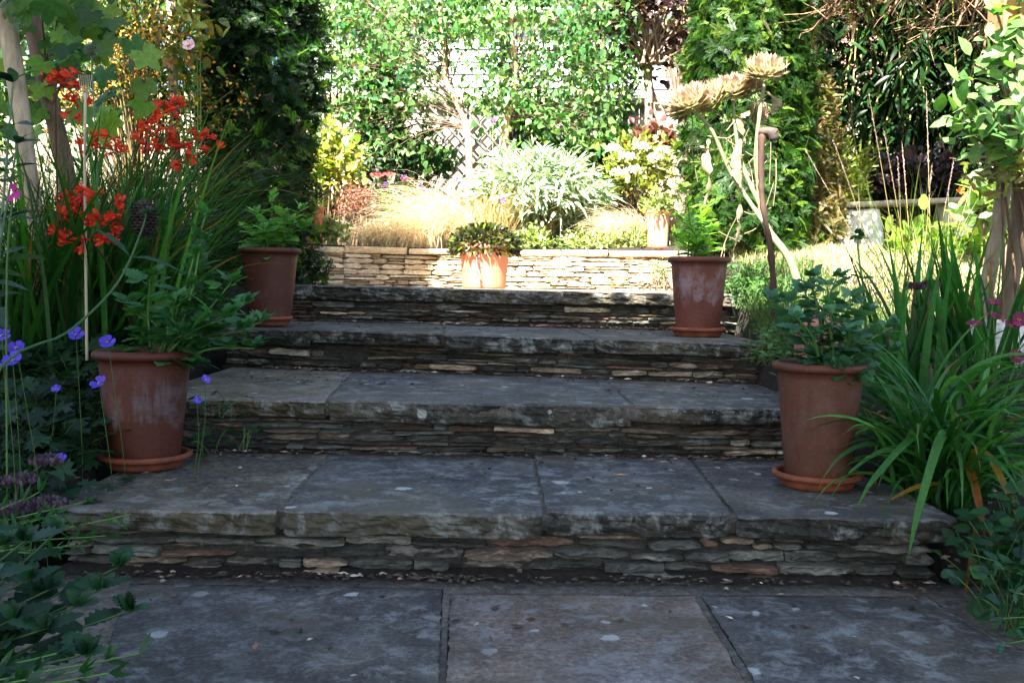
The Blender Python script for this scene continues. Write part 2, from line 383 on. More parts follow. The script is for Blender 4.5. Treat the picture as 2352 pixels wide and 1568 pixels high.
def bushy(c, r, n_cl, n_leaf, T, size, cols, up=.3, spread=.1, wd=1.0, shell=.55, vary=.25, zmin=-.6, out=.7, gap=0, seedn=0, lenv=.3):
    """clustered foliage in an ellipsoid; returns leaves MB and cluster centres"""
    mb = MB(); c = np.array(c, float); r = np.array(r, float)
    d = rdir(n_cl, zmin); rad = shell+(1-shell)*rng.uniform(0, 1, n_cl)**.7
    rad *= 1+.18*np.array([N3(*(q*2.3+seedn)) for q in d])*1.6
    cc = c+d*r*rad[:, None]
    if gap:
        keep = np.array([N3(*(q*gap+seedn*3.1)) > -.12 for q in cc]); cc = cc[keep]; d = d[keep]
    m = len(cc); tot = m*n_leaf; idx = np.repeat(np.arange(m), n_leaf)
    P = cc[idx]+rng.normal(0, spread, (tot, 3)); D = nrm(d[idx]*out+rdir(tot)*.8+np.array([0, 0, up]))
    Nn = nrm(rdir(tot)*.7+np.array([0, -.2, .9]))
    cl = cvar(m, cols, vary)[idx]*np.clip(1+rng.normal(0, .18, (tot, 1)), .5, 1.8)
    inst(mb, T, P, D, Nn, size*np.clip(1+rng.normal(0, lenv, tot), .4, 1.8), wd, cl)
    return mb, cc
def twigs(base, cc, r0, r1, col, n=60, sides=4, sag=.0, spread=.05):
    mb = MB(); cc = np.asarray(cc); k = min(n, len(cc)); pick = rng.choice(len(cc), k, replace=False)
    b = np.asarray(base, float); e = cc[pick]; bb = b+rng.normal(0, spread, (k, 3))*np.array([1, 1, 0])
    t = np.linspace(0, 1, 7)[None, :, None]
    mid = bb+(e-bb)*np.array([.35, .35, .7])
    P = (1-t)**2*bb[:, None]+2*t*(1-t)*mid[:, None]+t*t*e[:, None]+rng.normal(0, .006, (k, 7, 3))*t
    tubes(mb, P, np.linspace(r0, r1, 7), hx(col)*np.clip(1+rng.normal(0, .2, (k, 1)), .5, 1.6), sides)
    return mb
def rough_box(mb, A, B, C_, D_, thick, c, cell=.012, amp_e=.010, amp_f=.012, amp_t=.002, seed=0, lay=1.0, rnd=.01, ends=True, moss_shade=False, bloom=None):
    """slab: A,B front-left/right top corners, C_,D_ back-right/left (3-vectors, top surface). Loft along A->B."""
    A, B, C_, D_ = map(lambda q: np.array(q, float), (A, B, C_, D_))
    nx = max(4, int(np.linalg.norm(B-A)/cell)); nv = max(3, int(np.linalg.norm(D_-A)/(cell*(1.3 if bloom else 3)))); nf = max(4, int(thick/(cell*.7)))
    prof = [('b', 1.0, 1.0), ('t', 1.0, 0)]
    for i in range(1, nv): prof.append(('t', 1-i/nv, 0))
    dep = np.linalg.norm(D_-A); prof += [('t', .012/dep, 0), ('t', .003/dep, 0), ('e', 0, 0)] + [('f', 0, (i+1)/nf) for i in range(nf)] + [('u', .3, 1.0)]
    rows = len(prof); V = np.zeros((nx+1, rows, 3)); Cc = np.zeros((nx+1, rows, 3))+np.asarray(c, float); s = seed*7.13
    fd = nrm(np.array([B[1]-A[1], A[0]-B[0], 0.0]))  # outward front
    if np.dot(fd, A-D_) < 0: fd = -fd
    lat = nrm(B-A)
    for i in range(nx+1):
        u = i/nx; f0 = A+(B-A)*u; b0 = D_+(C_-D_)*u
        e = (N3(f0[0]*5+s, f0[1]*5, s)*1.2+N3(f0[0]*22+s, 3, s)*.55+N3(f0[0]*60+s, 9, s)*.25)*amp_e
        endr = min(u, 1-u)*nx*cell
        crn = -max(0, .03-endr)**1.3*1.2
        for j, (k, v, w) in enumerate(prof):
            if k == 'b': p = b0-np.array([0, 0, thick])
            elif k == 'u': p = f0+(b0-f0)*.3-np.array([0, 0, thick])
            elif k == 't':
                p = f0+(b0-f0)*v; p = p+np.array([0, 0, (N3(p[0]*6, p[1]*6, s)*1.0+N3(p[0]*25, p[1]*25, s)*.4)*amp_t])
                if v < .1: p = p+fd*(e+crn)
            elif k == 'e': p = f0+fd*(e*1.05+crn+.001)-np.array([0, 0, .003+abs(N3(f0[0]*30, s, 1))*rnd*.5])
            else:
                z = thick*w
                q = N3(f0[0]*9+s, z*40*lay, s)*.9+N3(f0[0]*28, z*80*lay, s+5)*.6+N3(f0[0]*70, z*160*lay, s+9)*.3
                belly = math.sin(math.pi*min(1, w*.8+.1))*.5
                und = N3(f0[0]*3+s, 1, s)*.012*w
                p = f0+fd*(e+crn+amp_f*(q+belly*.15)-.014*max(0, w-.6)*2)-np.array([0, 0, z*(1+.0)+und])
            V[i, j] = p
            if k in 'te' and bloom:
                w_ = bloom(u, 1-v, p); Cc[i, j] = Cc[i, j]*(1-w_)+np.array([.33, .34, .35])*w_
            if k in 'fu' and moss_shade: Cc[i, j] = Cc[i, j]*np.array([.40, .385, .32])  # front and underside darkened: mossy stone plus shade painted into the colour
    if ends:
        for i in (0, nx):
            for j in range(rows): V[i, j] += lat*(rng.normal(0, .002))
    ii = np.arange(nx)[:, None]*rows; jj = np.arange(rows-1)[None]
    f = np.stack(np.broadcast_arrays(ii+jj, ii+rows+jj, ii+rows+jj+1, ii+jj+1), -1).reshape(-1, 4)
    cap0 = np.array([list(range(rows))[::-1]]); cap1 = np.array([[nx*rows+j for j in range(rows)]])
    mb.add(V.reshape(-1, 3), [f, cap0, cap1], Cc.reshape(-1, 3))

def course_wall(mb, path, zb, zt, cols, hmin=.016, hmax=.042, lmin=.07, lmax=.26, depth=.06, rough=.010, seed=0, gap=.005, jut=.018, cell=.012, tilt=.05):
    """irregular courses of thin stones along path (m,2); zb,zt arrays/fns of arc param"""
    path = np.asarray(path, float); seg = np.linalg.norm(np.diff(path, axis=0), axis=1); cum = np.concatenate([[0], np.cumsum(seg)]); LN = cum[-1]
    def pos(s): return np.array([np.interp(s, cum, path[:, 0]), np.interp(s, cum, path[:, 1])])
    rd = random.Random(seed)
    # three independent columns of courses so that bed joints break
    s0 = 0.0
    nominal = np.mean([zt(0)-zb(0), zt(LN)-zb(LN)])
    zcur = 0.0
    while zcur < nominal-.008:
        h = rd.uniform(hmin, hmax)
        if zcur+h > nominal-.012: h = nominal-zcur
        s = rd.uniform(-.15, 0)
        while s < LN:
            l = rd.uniform(lmin, lmax); 
            if s+l < 0.02: s += l; continue
            a, b = max(0, s), min(LN, s+l-gap)
            if b-a > .02:
                subs = [(0, h)]
                if h > .028 and rd.random() < .35:
                    k = rd.uniform(.35, .65)*h; subs = [(0, k-gap*.4), (k+gap*.4, h)]
                for (q0, q1) in subs:
                    hh = q1-q0-gap*rd.uniform(.5, 1.6)
                    if hh < .005: continue
                    fr0 = (zcur+q0)/nominal
                    zA = zb(a)+(zt(a)-zb(a))*fr0; zB = zb(b)+(zt(b)-zb(b))*fr0
                    tl = rd.uniform(-tilt, tilt)*(b-a)
                    ch = hh*rd.uniform(.8, 1.05)
                    pa, pb = pos(a), pos(b); dr = nrm(pb-pa); nr = np.array([dr[1], -dr[0]]); j = rd.uniform(-jut, jut)
                    nx = max(3, int((b-a)/cell)); nf = 4
                    col = cols(rd)
                    sd = rd.uniform(0, 99); V = np.zeros((nx+1, nf+4, 3))
                    tap0, tap1 = rd.choice((.25, .5, .9, 1)), rd.choice((.25, .5, .9, 1))
                    for i in range(nx+1):
                        u = i/nx; p = pos(a+(b-a)*u); z0 = zA+(zB-zA)*u+tl*(u-.5)
                        tp = 1-(1-tap0)*max(0, 1-u*5)-(1-tap1)*max(0, 1-(1-u)*5)
                        hi = ch*tp*(1+.22*N3(u*(b-a)*14+sd, 0, 0)+.14*N3(u*(b-a)*60+sd, 4, 0)); z0 += ch*(1-tp)*.4+.1*ch*N3(u*5, sd, 2)
                        er = -.006*max(0, 1-u*nx)-.006*max(0, 1-(1-u)*nx)
                        rows = [(-depth, 0), (-.008, 0)]+[(0, (q+.5)/nf) for q in range(nf)]+[(-.004, 1), (-depth, 1)]
                        for r, (o, w) in enumerate(rows):
                            d = o+j+er
                            if r not in (0, nf+3): d += rough*(1.1*N3(u*(b-a)*22+sd, w*3, sd)+.8*N3(u*(b-a)*70+sd, w*9, 3)+.5*(1 if N3(u*(b-a)*14+sd, w*5+sd, 7) > 0 else -1))
                            V[i, r] = (p[0]+nr[0]*d, p[1]+nr[1]*d, z0+hi*w)
                    m = nf+4; ii = np.arange(nx)[:, None]*m; jj = np.arange(m-1)[None]
                    f = np.stack(np.broadcast_arrays(ii+jj, ii+m+jj, ii+m+jj+1, ii+jj+1), -1).reshape(-1, 4)
                    mb.add(V.reshape(-1, 3), [f, np.array([list(range(m))[::-1]]), np.array([[nx*m+q for q in range(m)]])], col)
            s += l
        zcur += h

# ------------------------------------------------------------------ the ground
_yL = [0, 2.2, 2.45, 2.9, 3.4, 4.3, 5.2, 7.0, 8.5, 13, 40]; _zL = [-.03, -.03, .02, .17, .33, .5, .68, .92, 1.0, 1.1, 1.2]
_yR = [0, 2.2, 2.45, 2.9, 3.4, 4.2, 5.0, 6.3, 7.5, 13, 40]; _zR = [-.03, -.03, .02, .17, .32, .50, .70, .95, 1.03, 1.1, 1.2]
def wall_y(x): return 7.05-.55*max(0, (-.55-x)/.9)**1.3
def gz(x, y):
    zl = np.interp(y, _yL, _zL); zr = np.interp(y, _yR, _zR); t = min(1, max(0, (x+1.2)/2.4)); z = zl*(1-t)+zr*t
    xr = float(np.interp(y, [2.4, 3.2, 3.3, 4.0, 5.0, 5.3], [1.12, 1.0, .96, 1.0, 1.14, 1.2])); xl = float(np.interp(y, [2.4, 3.3, 3.6, 4.4, 5.3], [-1.22, -1.28, -1.36, -1.42, -1.42])); side = max(xl-x, x-xr)       # >0 outside the stair width
    if side > 0: z += min(.25 if x < 0 else max(0, .16-.05*max(0, y-3.5)), side*.12)
    if y > 2.40 and y < 5.35 and side < 0: z = min(z, -.02+.17*max(0, (y-2.9))*1.0)-.12
    elif y >= 5.35 and side < .05:
        z = .688 if y < wall_y(x)+.12 else max(.98, z)
    elif y <= 2.45 and -1.25 < x < 1.35: z = -.05
    return z+.012*N3(x*4, y*4, 0)+.006*N3(x*15, y*15, 4) if side > 0 or y > 7.2 else z
def gridmesh(name, xs, ys, zf, mat, c=(.1, .08, .06)):
    mb = MB(); X, Y = np.meshgrid(xs, ys); Z = np.array([[zf(x, y) for x in xs] for y in ys]); n, m = X.shape
    V = np.stack([X, Y, Z], -1).reshape(-1, 3); i = np.arange(n-1)[:, None]*m; j = np.arange(m-1)[None]
    f = np.stack(np.broadcast_arrays(i+j, i+j+1, i+m+j+1, i+m+j), -1).reshape(-1, 4); mb.add(V, [f], c); return mb.build(name, mat)
xs = np.concatenate([[-120, -60, -30, -15, -8, -5], np.arange(-3.6, 3.61, .06), [5, 8, 15, 30, 60, 120]])
ys = np.concatenate([[-60, -30, -12, -5, -2, 0], np.arange(1.0, 9.0, .06), [9.5, 10.5, 12, 14, 18, 30, 60, 150]])
tag(gridmesh('ground', xs, ys, gz, SOIL), kind='structure')

# pavement in front of the first step ------------------------------------------------
def flags(name, polys, cols, kind='structure'): pass
pv = MB()
def quad_px(pts, z): return [on(px, py, z) for px, py in pts]
GREY = hx('#5c5b59'); BLUE = hx('#585a5b'); BROWN = hx('#67605a'); BUFF = hx('#6a6352')
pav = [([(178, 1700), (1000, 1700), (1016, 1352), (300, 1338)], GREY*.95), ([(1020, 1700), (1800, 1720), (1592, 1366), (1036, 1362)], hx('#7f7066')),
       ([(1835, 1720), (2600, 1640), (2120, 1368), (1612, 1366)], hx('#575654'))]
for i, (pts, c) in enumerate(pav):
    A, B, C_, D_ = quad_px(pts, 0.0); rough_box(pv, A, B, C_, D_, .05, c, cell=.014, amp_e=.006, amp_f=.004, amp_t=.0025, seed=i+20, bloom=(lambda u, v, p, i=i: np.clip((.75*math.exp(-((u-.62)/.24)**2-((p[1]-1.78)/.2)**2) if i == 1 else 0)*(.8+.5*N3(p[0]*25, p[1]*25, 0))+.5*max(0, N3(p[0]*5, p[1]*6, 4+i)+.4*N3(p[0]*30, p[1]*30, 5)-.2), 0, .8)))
# left-out flags that continue in front (under and behind the camera)
for k in range(3):
    x0 = -1.6+k*.85; rough_box(pv, (x0, -.9, 0), (x0+.83, -.9, 0), (x0+.83, 1.38, 0), (x0, 1.38, 0), .05, GREY*(.9+.1*k), cell=.05, seed=30+k, amp_t=.002)
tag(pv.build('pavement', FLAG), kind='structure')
jb = MB()
rough_box(jb, (-1.25, -1.2, -.004), (1.3, -1.2, -.004), (1.3, 2.5, -.004), (-1.25, 2.5, -.004), .045, (.1, .1, .1), cell=.04, amp_t=.0015, seed=3); tag(jb.build('joint_bedding', soil_mat('pale_mortar', '#524e47', '#8a8378')), 'sandy mortar bedding in the joints of the lower paving', kind='structure')

# ------------------------------------------------------------------ the four steps
TAN = [hx('#8a7a68'), hx('#74675a'), hx('#938673')]; SLATE = [hx('#565853'), hx('#44453f'), hx('#66665e'), hx('#5a5b54'), hx('#6c6a62')]; RUST = [hx('#6b5548')]
def riser_cols(rd):
    q = rd.random(); c = rd.choice(SLATE) if q < .62 else (rd.choice(TAN) if q < .88 else RUST[0])
    if rd.random() < .06: c = hx('#a39c8b')
    return c*.92*rd.choice((.6, .9, 1.2, 1.5, 1.9))*rd.uniform(.85, 1.15)
steps = [  # front edge left/right (x,y,z), back line y offset, thickness, joints as fractions of width with (front px, back px)
    dict(L=(-1.17, 2.47, .17), R=(1.115, 2.46, .17), back=3.42, zb=0.0, th=.062, j=[((640, 1180), (748, 1052), .009), ((1252, 1180), (1226, 1052), .007), ((1688, 1183), (1585, 1056), .008)],
         c=[BUFF, BLUE, BLUE, GREY*.85]),
    dict(L=(-1.25, 3.26, .350), R=(1.02, 3.24, .343), back=4.45, zb=.17, th=.062, j=[((748, 925), (800, 868), .009), ((1455, 930), (1392, 872), .008)],
         c=[BUFF*1.1, BLUE, BLUE*.9]),
    dict(L=(-1.32, 4.42, .530), R=(1.04, 4.00, .508), back=5.35, zb=.345, th=.06, j=[((712, 757), (722, 740), .008), ((1018, 772), (1020, 752), .009), ((1366, 787), (1340, 765), .007)],
         c=[GREY*.7, GREY*.75, BLUE, GREY]),
    dict(L=(-1.30, 5.22, .712), R=(1.20, 4.98, .694), back=5.85, zb=.52, th=.07, j=[((712, 655), (716, 650), .012), ((1020, 663), (1022, 655), .012), ((1284, 668), (1280, 660), .014)],
         c=[GREY*.8, GREY*.8, hx('#7b776e'), hx('#857f74')])]
ordw = ['lowest', 'second', 'third', 'topmost']
desc = ['lowest wide stone step with four cracked flags, buff one at left', 'second stone step from the bottom, buff flag at left beside dark blue flags',
        'third stone step from the bottom between the two rear pots', 'topmost stone step with sunlit right end below the bright terrace wall']
for si, s in enumerate(steps):
    Lp, Rp = np.array(s['L'], float), np.array(s['R'], float)
    t0 = thing('stone_step', desc[si], 'step', ((Lp[0]+Rp[0])/2, Lp[1], s['zb']), 'flight of garden steps')
    def yfront(x): return Lp[1]+(Rp[1]-Lp[1])*(x-Lp[0])/(Rp[0]-Lp[0])
    def zfront(x): return Lp[2]+(Rp[2]-Lp[2])*(x-Lp[0])/(Rp[0]-Lp[0])
    zm = (Lp[2]+Rp[2])/2
    xf = [Lp[0]]; xb = [Lp[0]]; gp = [0]
    for (a, b, g) in s['j']:
        pa = on(a[0], a[1], zm); xa = at(a[0], a[1], yfront(pa[0]))[0]; xf.append(xa); gp.append(g)
        pb = on(b[0], b[1], zm) if si < 3 else at(b[0], b[1], s['back']); 
        yb = pb[1]; sl = (pb[0]-xa)/max(.2, (yb-yfront(xa))); xb.append(xa+sl*(s['back']-yfront(xa)) if si < 3 else xa+.02)
    xf.append(Rp[0]); xb.append(Rp[0]); gp.append(0)
    for i in range(len(xf)-1):
        a, b = xf[i]+gp[i], xf[i+1]-gp[i+1]; a2, b2 = xb[i]+gp[i], xb[i+1]-gp[i+1]
        dz = rng.uniform(-.004, .004); mb = MB()
        dy = rng.uniform(-.012, .012)
        rough_box(mb, (a, yfront(a)+dy, zfront(a)+dz), (b, yfront(b)+dy, zfront(b)+dz), (b2, s['back'], zfront(b)+dz), (a2, s['back'], zfront(a)+dz), s['th']*rng.uniform(.85, 1.15), s['c'][i], cell=.010, seed=si*5+i+1, amp_f=.016, amp_e=.010, moss_shade=True, bloom=(lambda u, v, p: .75*np.clip(.1+max(0, 1-(1-u)*6)*.7+max(0, 1-(1-v)*7)*.45+.55*N3(p[0]*9, p[1]*9, 1)+.4*N3(p[0]*40, p[1]*40, 2)-.15, 0, 1)) if i == 0 and si < 2 else ((lambda u, v, p: .6*np.clip(.9*N3(p[0]*4+2, p[1]*5, 8)+.4*N3(p[0]*35, p[1]*35, 2)-.22, 0, 1)) if si < 2 else None))
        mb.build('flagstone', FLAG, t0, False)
    # bedding under the flags, shows in the joints
    mb = MB(); rough_box(mb, (Lp[0]+.02, Lp[1]+.018, Lp[2]-.004), (Rp[0]-.02, Rp[1]+.018, Rp[2]-.004), (Rp[0]-.02, s['back'], Rp[2]-.004), (Lp[0]+.02, s['back'], Lp[2]-.004), s['th']*.8, (.1, .1, .1), cell=.02, seed=77+si, amp_t=.0012)
    mb.build('bedding', DUST, t0)
    # riser
    mb = MB(); off = .05
    xs_ = np.linspace(Lp[0]+.03, Rp[0]-.03, 30); path = np.stack([xs_, [yfront(x)+off for x in xs_]], 1)
    course_wall(mb, path, lambda q: s['zb']-.005, lambda q, Lp=Lp, Rp=Rp, s=s: Lp[2]+(Rp[2]-Lp[2])*q/(Rp[0]-Lp[0])-s['th']-.002, riser_cols, seed=si*13+3, hmin=.010, hmax=.034, lmin=.05, lmax=.24, gap=.005, jut=.022)
    mb.build('riser_stones', STN, t0, False)
    mb = MB(); rough_box(mb, (Lp[0]+.03, Lp[1]+off+.022, Lp[2]-s['th']*.6), (Rp[0]-.03, Rp[1]+off+.022, Rp[2]-s['th']*.6), (Rp[0]-.03, Rp[1]+off+.2, Rp[2]-s['th']*.6), (Lp[0]+.03, Lp[1]+off+.2, Lp[2]-s['th']*.6), Lp[2]-s['th']*.6-s['zb']+.02, (.1, .1, .1), cell=.015, amp_f=.012, seed=90+si)
    mb.build('mortar', MORTAR, t0)

# terrace floor between the top step and the wall
mb = MB(); box(mb, (-1.6, 5.7, .60), (1.5, 7.3, .695), hx('#8b8069')); tag(mb.build('terrace_paving', plain('terrace_gravel', '#8a7d66', .9, 60, .4, .6)), kind='structure')

# dry stone retaining wall with coping
wl = thing('retaining_wall', 'sunlit dry stone retaining wall of thin buff stones behind the terrace', 'wall', (0, 7.0, .69))
WC = [hx('#d6c4a6'), hx('#ccb594'), hx('#dccdb4'), hx('#c4ac8c'), hx('#d0bea6'), hx('#b8a68c')]
wx = np.linspace(-1.5, 1.75, 50); wpath = np.stack([wx, [wall_y(x) for x in wx]], 1)
mb = MB(); course_wall(mb, wpath, lambda q: .68, lambda q: .925, lambda rd: rd.choice(WC)*rd.uniform(.75, 1.15), seed=5, hmin=.022, hmax=.042, lmin=.07, lmax=.24, cell=.02, rough=.006, gap=.0035, jut=.008, tilt=.02)
mb.build('wall_face', STNW, wl, False)
mb = MB()
V = [];
for x in wx: y = wall_y(x)+.03; V += [(x, y, .66), (x, y, .925), (x, y+.25, .925)]
n = len(wx); k = np.arange(n-1)*3
mb.add(V, [np.concatenate([np.stack([k, k+3, k+4, k+1], 1), np.stack([k+1, k+4, k+5, k+2], 1)])], hx('#6f6552')); mb.build('wall_core', soil_mat('wall_bedding', '#6e5f48', '#9a8868'), wl)
xc = -1.5; i = 0
while xc < 1.7:
    l = rng.uniform(.28, .5); x2 = min(xc+l, 1.75); mb = MB(); y1, y2 = wall_y(xc), wall_y(x2-.01)
    th = rng.uniform(.03, .05)
    rough_box(mb, (xc, y1-.02, .925+th), (x2-.01, y2-.02, .925+th), (x2-.01, y2+.24, .925+th), (xc, y1+.24, .925+th), th-.002, WC[i % 5]*rng.uniform(.85, 1.1), cell=.025, seed=50+i, amp_f=.01)
    mb.build('coping_stone', STNW, wl); xc = x2; i += 1

# ------------------------------------------------------------------ pots
def pot(name, label, base, h, rr, rb, mat, group=None, saucer=None, sl=None):
    base = np.array(base, float); o = thing(name, label, 'plant pot', base, group)
    z0 = .012 if saucer else 0
    rim = rr; rt = .013*rr/.14; mb = MB(); prof = [(0.0, 0), (rb*.9, 0), (rb, .006)]
    for t in np.linspace(.05, .93, 14): prof.append((rb+(rim-rt*1.1-rb)*t**.95, h*t))
    a = np.linspace(-1.2, math.pi, 9); 
    for q in a: prof.append((rim-rt+rt*math.cos(q)*1.0, h-rt+rt*math.sin(q)))
    prof += [(rim-2.2*rt, h-rt*1.5), (rim-2.3*rt, h*.84)]
    lathe(mb, prof, (.4, .2, .1), (0, 0, z0)); me = mb.build('pot_body', mat); me.parent = o
    mb = MB(); lathe(mb, [(rim-2.25*rt, h*.86), (rim*.6, h*.875), (rim*.3, h*.87), (0.0, h*.88)], (.1, .1, .1), (0, 0, z0)); s_ = mb.build('potting_soil', SOIL); s_.parent = o
    if saucer:
        R0 = saucer; q = thing('pot_saucer', sl, 'saucer', base, 'terracotta saucers under the step pots'); q.location[2] -= 0
        mb = MB(); p = [(0.0, 0.0), (R0*.78, 0), (R0*.8, .004)]
        p += [(R0*.84, .012), (R0*.86, .022), (R0*.93, .026)]
        for a_ in np.linspace(-1.3, math.pi, 8): p.append((R0-.009+.009*math.cos(a_), .034+.009*math.sin(a_)))
        p += [(R0*.86, .022), (R0*.8, .011), (0.0, .0105)]
        lathe(mb, p, (.4, .2, .1)); e = mb.build('saucer_dish', TCS); e.parent = q
        q.rotation_euler[2] = rng.uniform(0, 6)
    return o, base
sc_ = 'terracotta saucer under the '
P_L1 = at(335, 1072, 3.02); P_L1[2] = .172
P_R1 = at(1876, 1108, 2.85); P_R1[2] = .172
P_L2 = at(620, 730, 4.62); P_L2[2] = .531
P_R2 = at(1602, 762, 4.5); P_R2[2] = .510
g_ = 'tall terracotta pots on the steps'
oL1, _ = pot('terracotta_pot', 'large terracotta pot with white salt band and drips, on lowest step at left', P_L1, .345, .152, .098, TC1, g_, .138, sc_+'salt stained pot on the lowest step at left')
oR1, _ = pot('terracotta_pot', 'large terracotta pot with smooth brown sides, on lowest step at right', P_R1, .345, .136, .088, TC2, g_, .128, sc_+'smooth brown pot on the lowest step at right')
oL2, _ = pot('terracotta_pot', 'plain terracotta pot on third step before the dark left yew', P_L2, .345, .144, .093, TC4, g_, .105, sc_+'plain pot on the third step at left')
oR2, _ = pot('terracotta_pot', 'terracotta pot with pale vertical streak, on third step at right end', P_R2, .345, .142, .096, TC3, g_, .128, sc_+'pale streaked pot on the third step at right')
oL1.rotation_euler[2] = 1.0; oR2.rotation_euler[2] = 2.0
P_C = np.array(at(1112, 660, 6.55)); P_C[2] = .695
pot('terracotta_pot', 'sunlit terracotta pot under a trailing dark green plant before the terrace wall', P_C, .29, .185, .14, plain('terracotta_bright', '#b8745a', .7, 10, .15, .1))
P_S = at(1510, 570, 7.25); P_S[2] = .97
oS, _ = pot('terracotta_pot', 'small bleached terracotta pot standing on top of the terrace wall at right', P_S, .285, .095, .07, plain('terracotta_bleached', '#c99c80', .8, 10, .12, .1), None, .085, 'pale saucer under the small pot on the terrace wall')
P_T = at(722, 530, 6.9); P_T[2] = .97
pot('terracotta_pot', 'slim orange terracotta pot beside the left yew holding a spiky plant', P_T, .27, .075, .05, plain('terracotta_orange', '#b8694a', .8, 10, .15, .1))

# ================================================================== PLANTS
def plant(name, label, cat, base, parts, group=None):
    """parts: list of (part name, MB, material)"""
    o = thing(name, label, cat, base, group)
    for pn, mb, mt in parts:
        if mb.n: mb.build(pn, mt, o)
    return o
def gp_(px, py, Y, dz=0.0):
    p = at(px, py, Y); p[2] = gz(p[0], p[1])+dz; return p
def M_(Y): return F/Y     # px per metre

# ---- potted dahlias and other leafy herbs on upright stems
def herb(base, tips, nodes, size, cols, T=DAHL, stemr=.005, droop=.25, leafcols=None, spread=.02, topb=True, wd=1.0, t0=.3, scol='#3f6a26'):
    lm, sm = MB(), MB(); base = np.array(base, float)
    P = []; D = []; Nn = []; L = []
    for tp in tips:
        tp = np.array(tp, float); b = base+np.array([*rng.normal(0, spread, 2), 0])
        mid = (b+tp)/2+np.array([*(rng.normal(0, .015, 2)), .03]); c = curve([b, mid, tp], 10)
        tubes(sm, c, np.linspace(stemr, stemr*.4, 10), hx(scol)*rng.uniform(.7, 1.2), 6)
        a0 = rng.uniform(0, math.pi)
        for k in range(nodes):
            t = t0+(1-t0)*k/(nodes-.5); q = c[min(9, int(t*9))]; a0 += math.pi/2+rng.normal(0, .25)
            for s in (0, math.pi):
                a = a0+s; el = rng.uniform(.1, .7)+.5*t
                P.append(q); D.append((math.cos(a)*math.cos(el), math.sin(a)*math.cos(el), math.sin(el)*.6-droop*(1-t)))
                Nn.append((rng.normal(0, .25), rng.normal(0, .25)-.15, 1)); L.append(size*rng.uniform(.7, 1.15)*(1-.35*t))
        if topb:
            for k in range(6):
                P.append(tp); a = rng.uniform(0, 6.28); D.append((math.cos(a)*.7, math.sin(a)*.7, rng.uniform(.4, 1.2))); Nn.append((rng.normal(0, .3), -.2, .8)); L.append(size*rng.uniform(.3, .5))
    n = len(P); inst(lm, T, np.array(P), np.array(D), np.array(Nn), np.array(L), wd, cvar(n, cols, .2))
    return lm, sm
DC = ['#4c8a48', '#3f7c40', '#5c9a52', '#46885a']
top = P_L1+np.array([.05, 0, .30])
Y = P_L1[1]
tips = [at(px, py, Y+dy) for px, py, dy in ((460, 560, .05), (345, 640, -.05), (530, 650, .05), (400, 700, -.1), (520, 730, -.05), (450, 620, .15), (290, 700, .1), (560, 760, 0), (420, 770, -.12), (470, 500, .1), (585, 800, .05), (560, 700, .1), (600, 740, .15))]
lm, sm = herb(top, tips, 5, .15, DC, t0=.2)
plant('dahlia_plant', 'leafy dahlia leaning right out of the salt stained pot', 'plant', P_L1+np.array([0, 0, .3]), [('foliage', lm, LEAF), ('stems', sm, STEM)], 'potted leafy plants on the steps')
top = P_R1+np.array([.01, 0, .30]); Y = P_R1[1]
tips = [at(px, py, Y+dy) for px, py, dy in ((1800, 690, 0), (1850, 670, .1), (1900, 660, 0), (1830, 730, -.1), (1955, 690, .05), (1990, 720, 0), (1890, 720, -.08), (2020, 770, 0), (1950, 760, -.12), (1985, 830, -.05), (1800, 760, .05), (2050, 750, 0), (2060, 810, .05), (1985, 880, -.1), (1935, 850, -.14), (1770, 690, .1), (1860, 640, .1), (1920, 640, .1))]
lm, sm = herb(top, tips, 5, .115, ['#5a9070', '#4c8460', '#6aa07c', '#4a8450'], stemr=.0065, t0=.25)
plant('dahlia_plant', 'dense blue green dahlia in the smooth brown pot at right', 'plant', P_R1+np.array([0, 0, .3]), [('foliage', lm, LEAF), ('stems', sm, STEM)], 'potted leafy plants on the steps')
top = P_L2+np.array([0, 0, .30]); Y = P_L2[1]
tips = [at(px, py, Y+dy) for px, py, dy in ((590, 490, 0), (625, 450, .03), (650, 490, -.05), (690, 480, 0), (670, 510, .1), (610, 520, -.1), (705, 520, 0), (570, 530, 0), (640, 520, .1))]
lm, sm = herb(top, tips, 5, .12, ['#7cc458', '#68b060', '#90d068'], T=TOOTH, spread=.04, wd=.95, t0=.15)
plant('dahlia_plant', 'bright green leafy plant in the plain pot before the left yew', 'plant', P_L2+np.array([0, 0, .3]), [('foliage', lm, LEAF), ('stems', sm, STEM)], 'potted leafy plants on the steps')
top = P_R2+np.array([0, 0, .30]); Y = P_R2[1]
tips = [at(px, py, Y+dy) for px, py, dy in ((1575, 430, 0), (1560, 500, .05), (1610, 480, 0), (1640, 520, 0), (1590, 530, -.08), (1550, 550, 0), (1630, 470, .05), (1600, 560, -.1))]
lm, sm = herb(top, tips, 8, .105, ['#8ccc48', '#9cd850', '#70b040'], T=L_profile([.3, .65], [.17, .15], .2, .2), spread=.05)
plant('leafy_potted_plant', 'yellow green upright plant in the streaked pot at right', 'plant', P_R2+np.array([0, 0, .3]), [('foliage', lm, LEAF), ('stems', sm, STEM)], 'potted leafy plants on the steps')

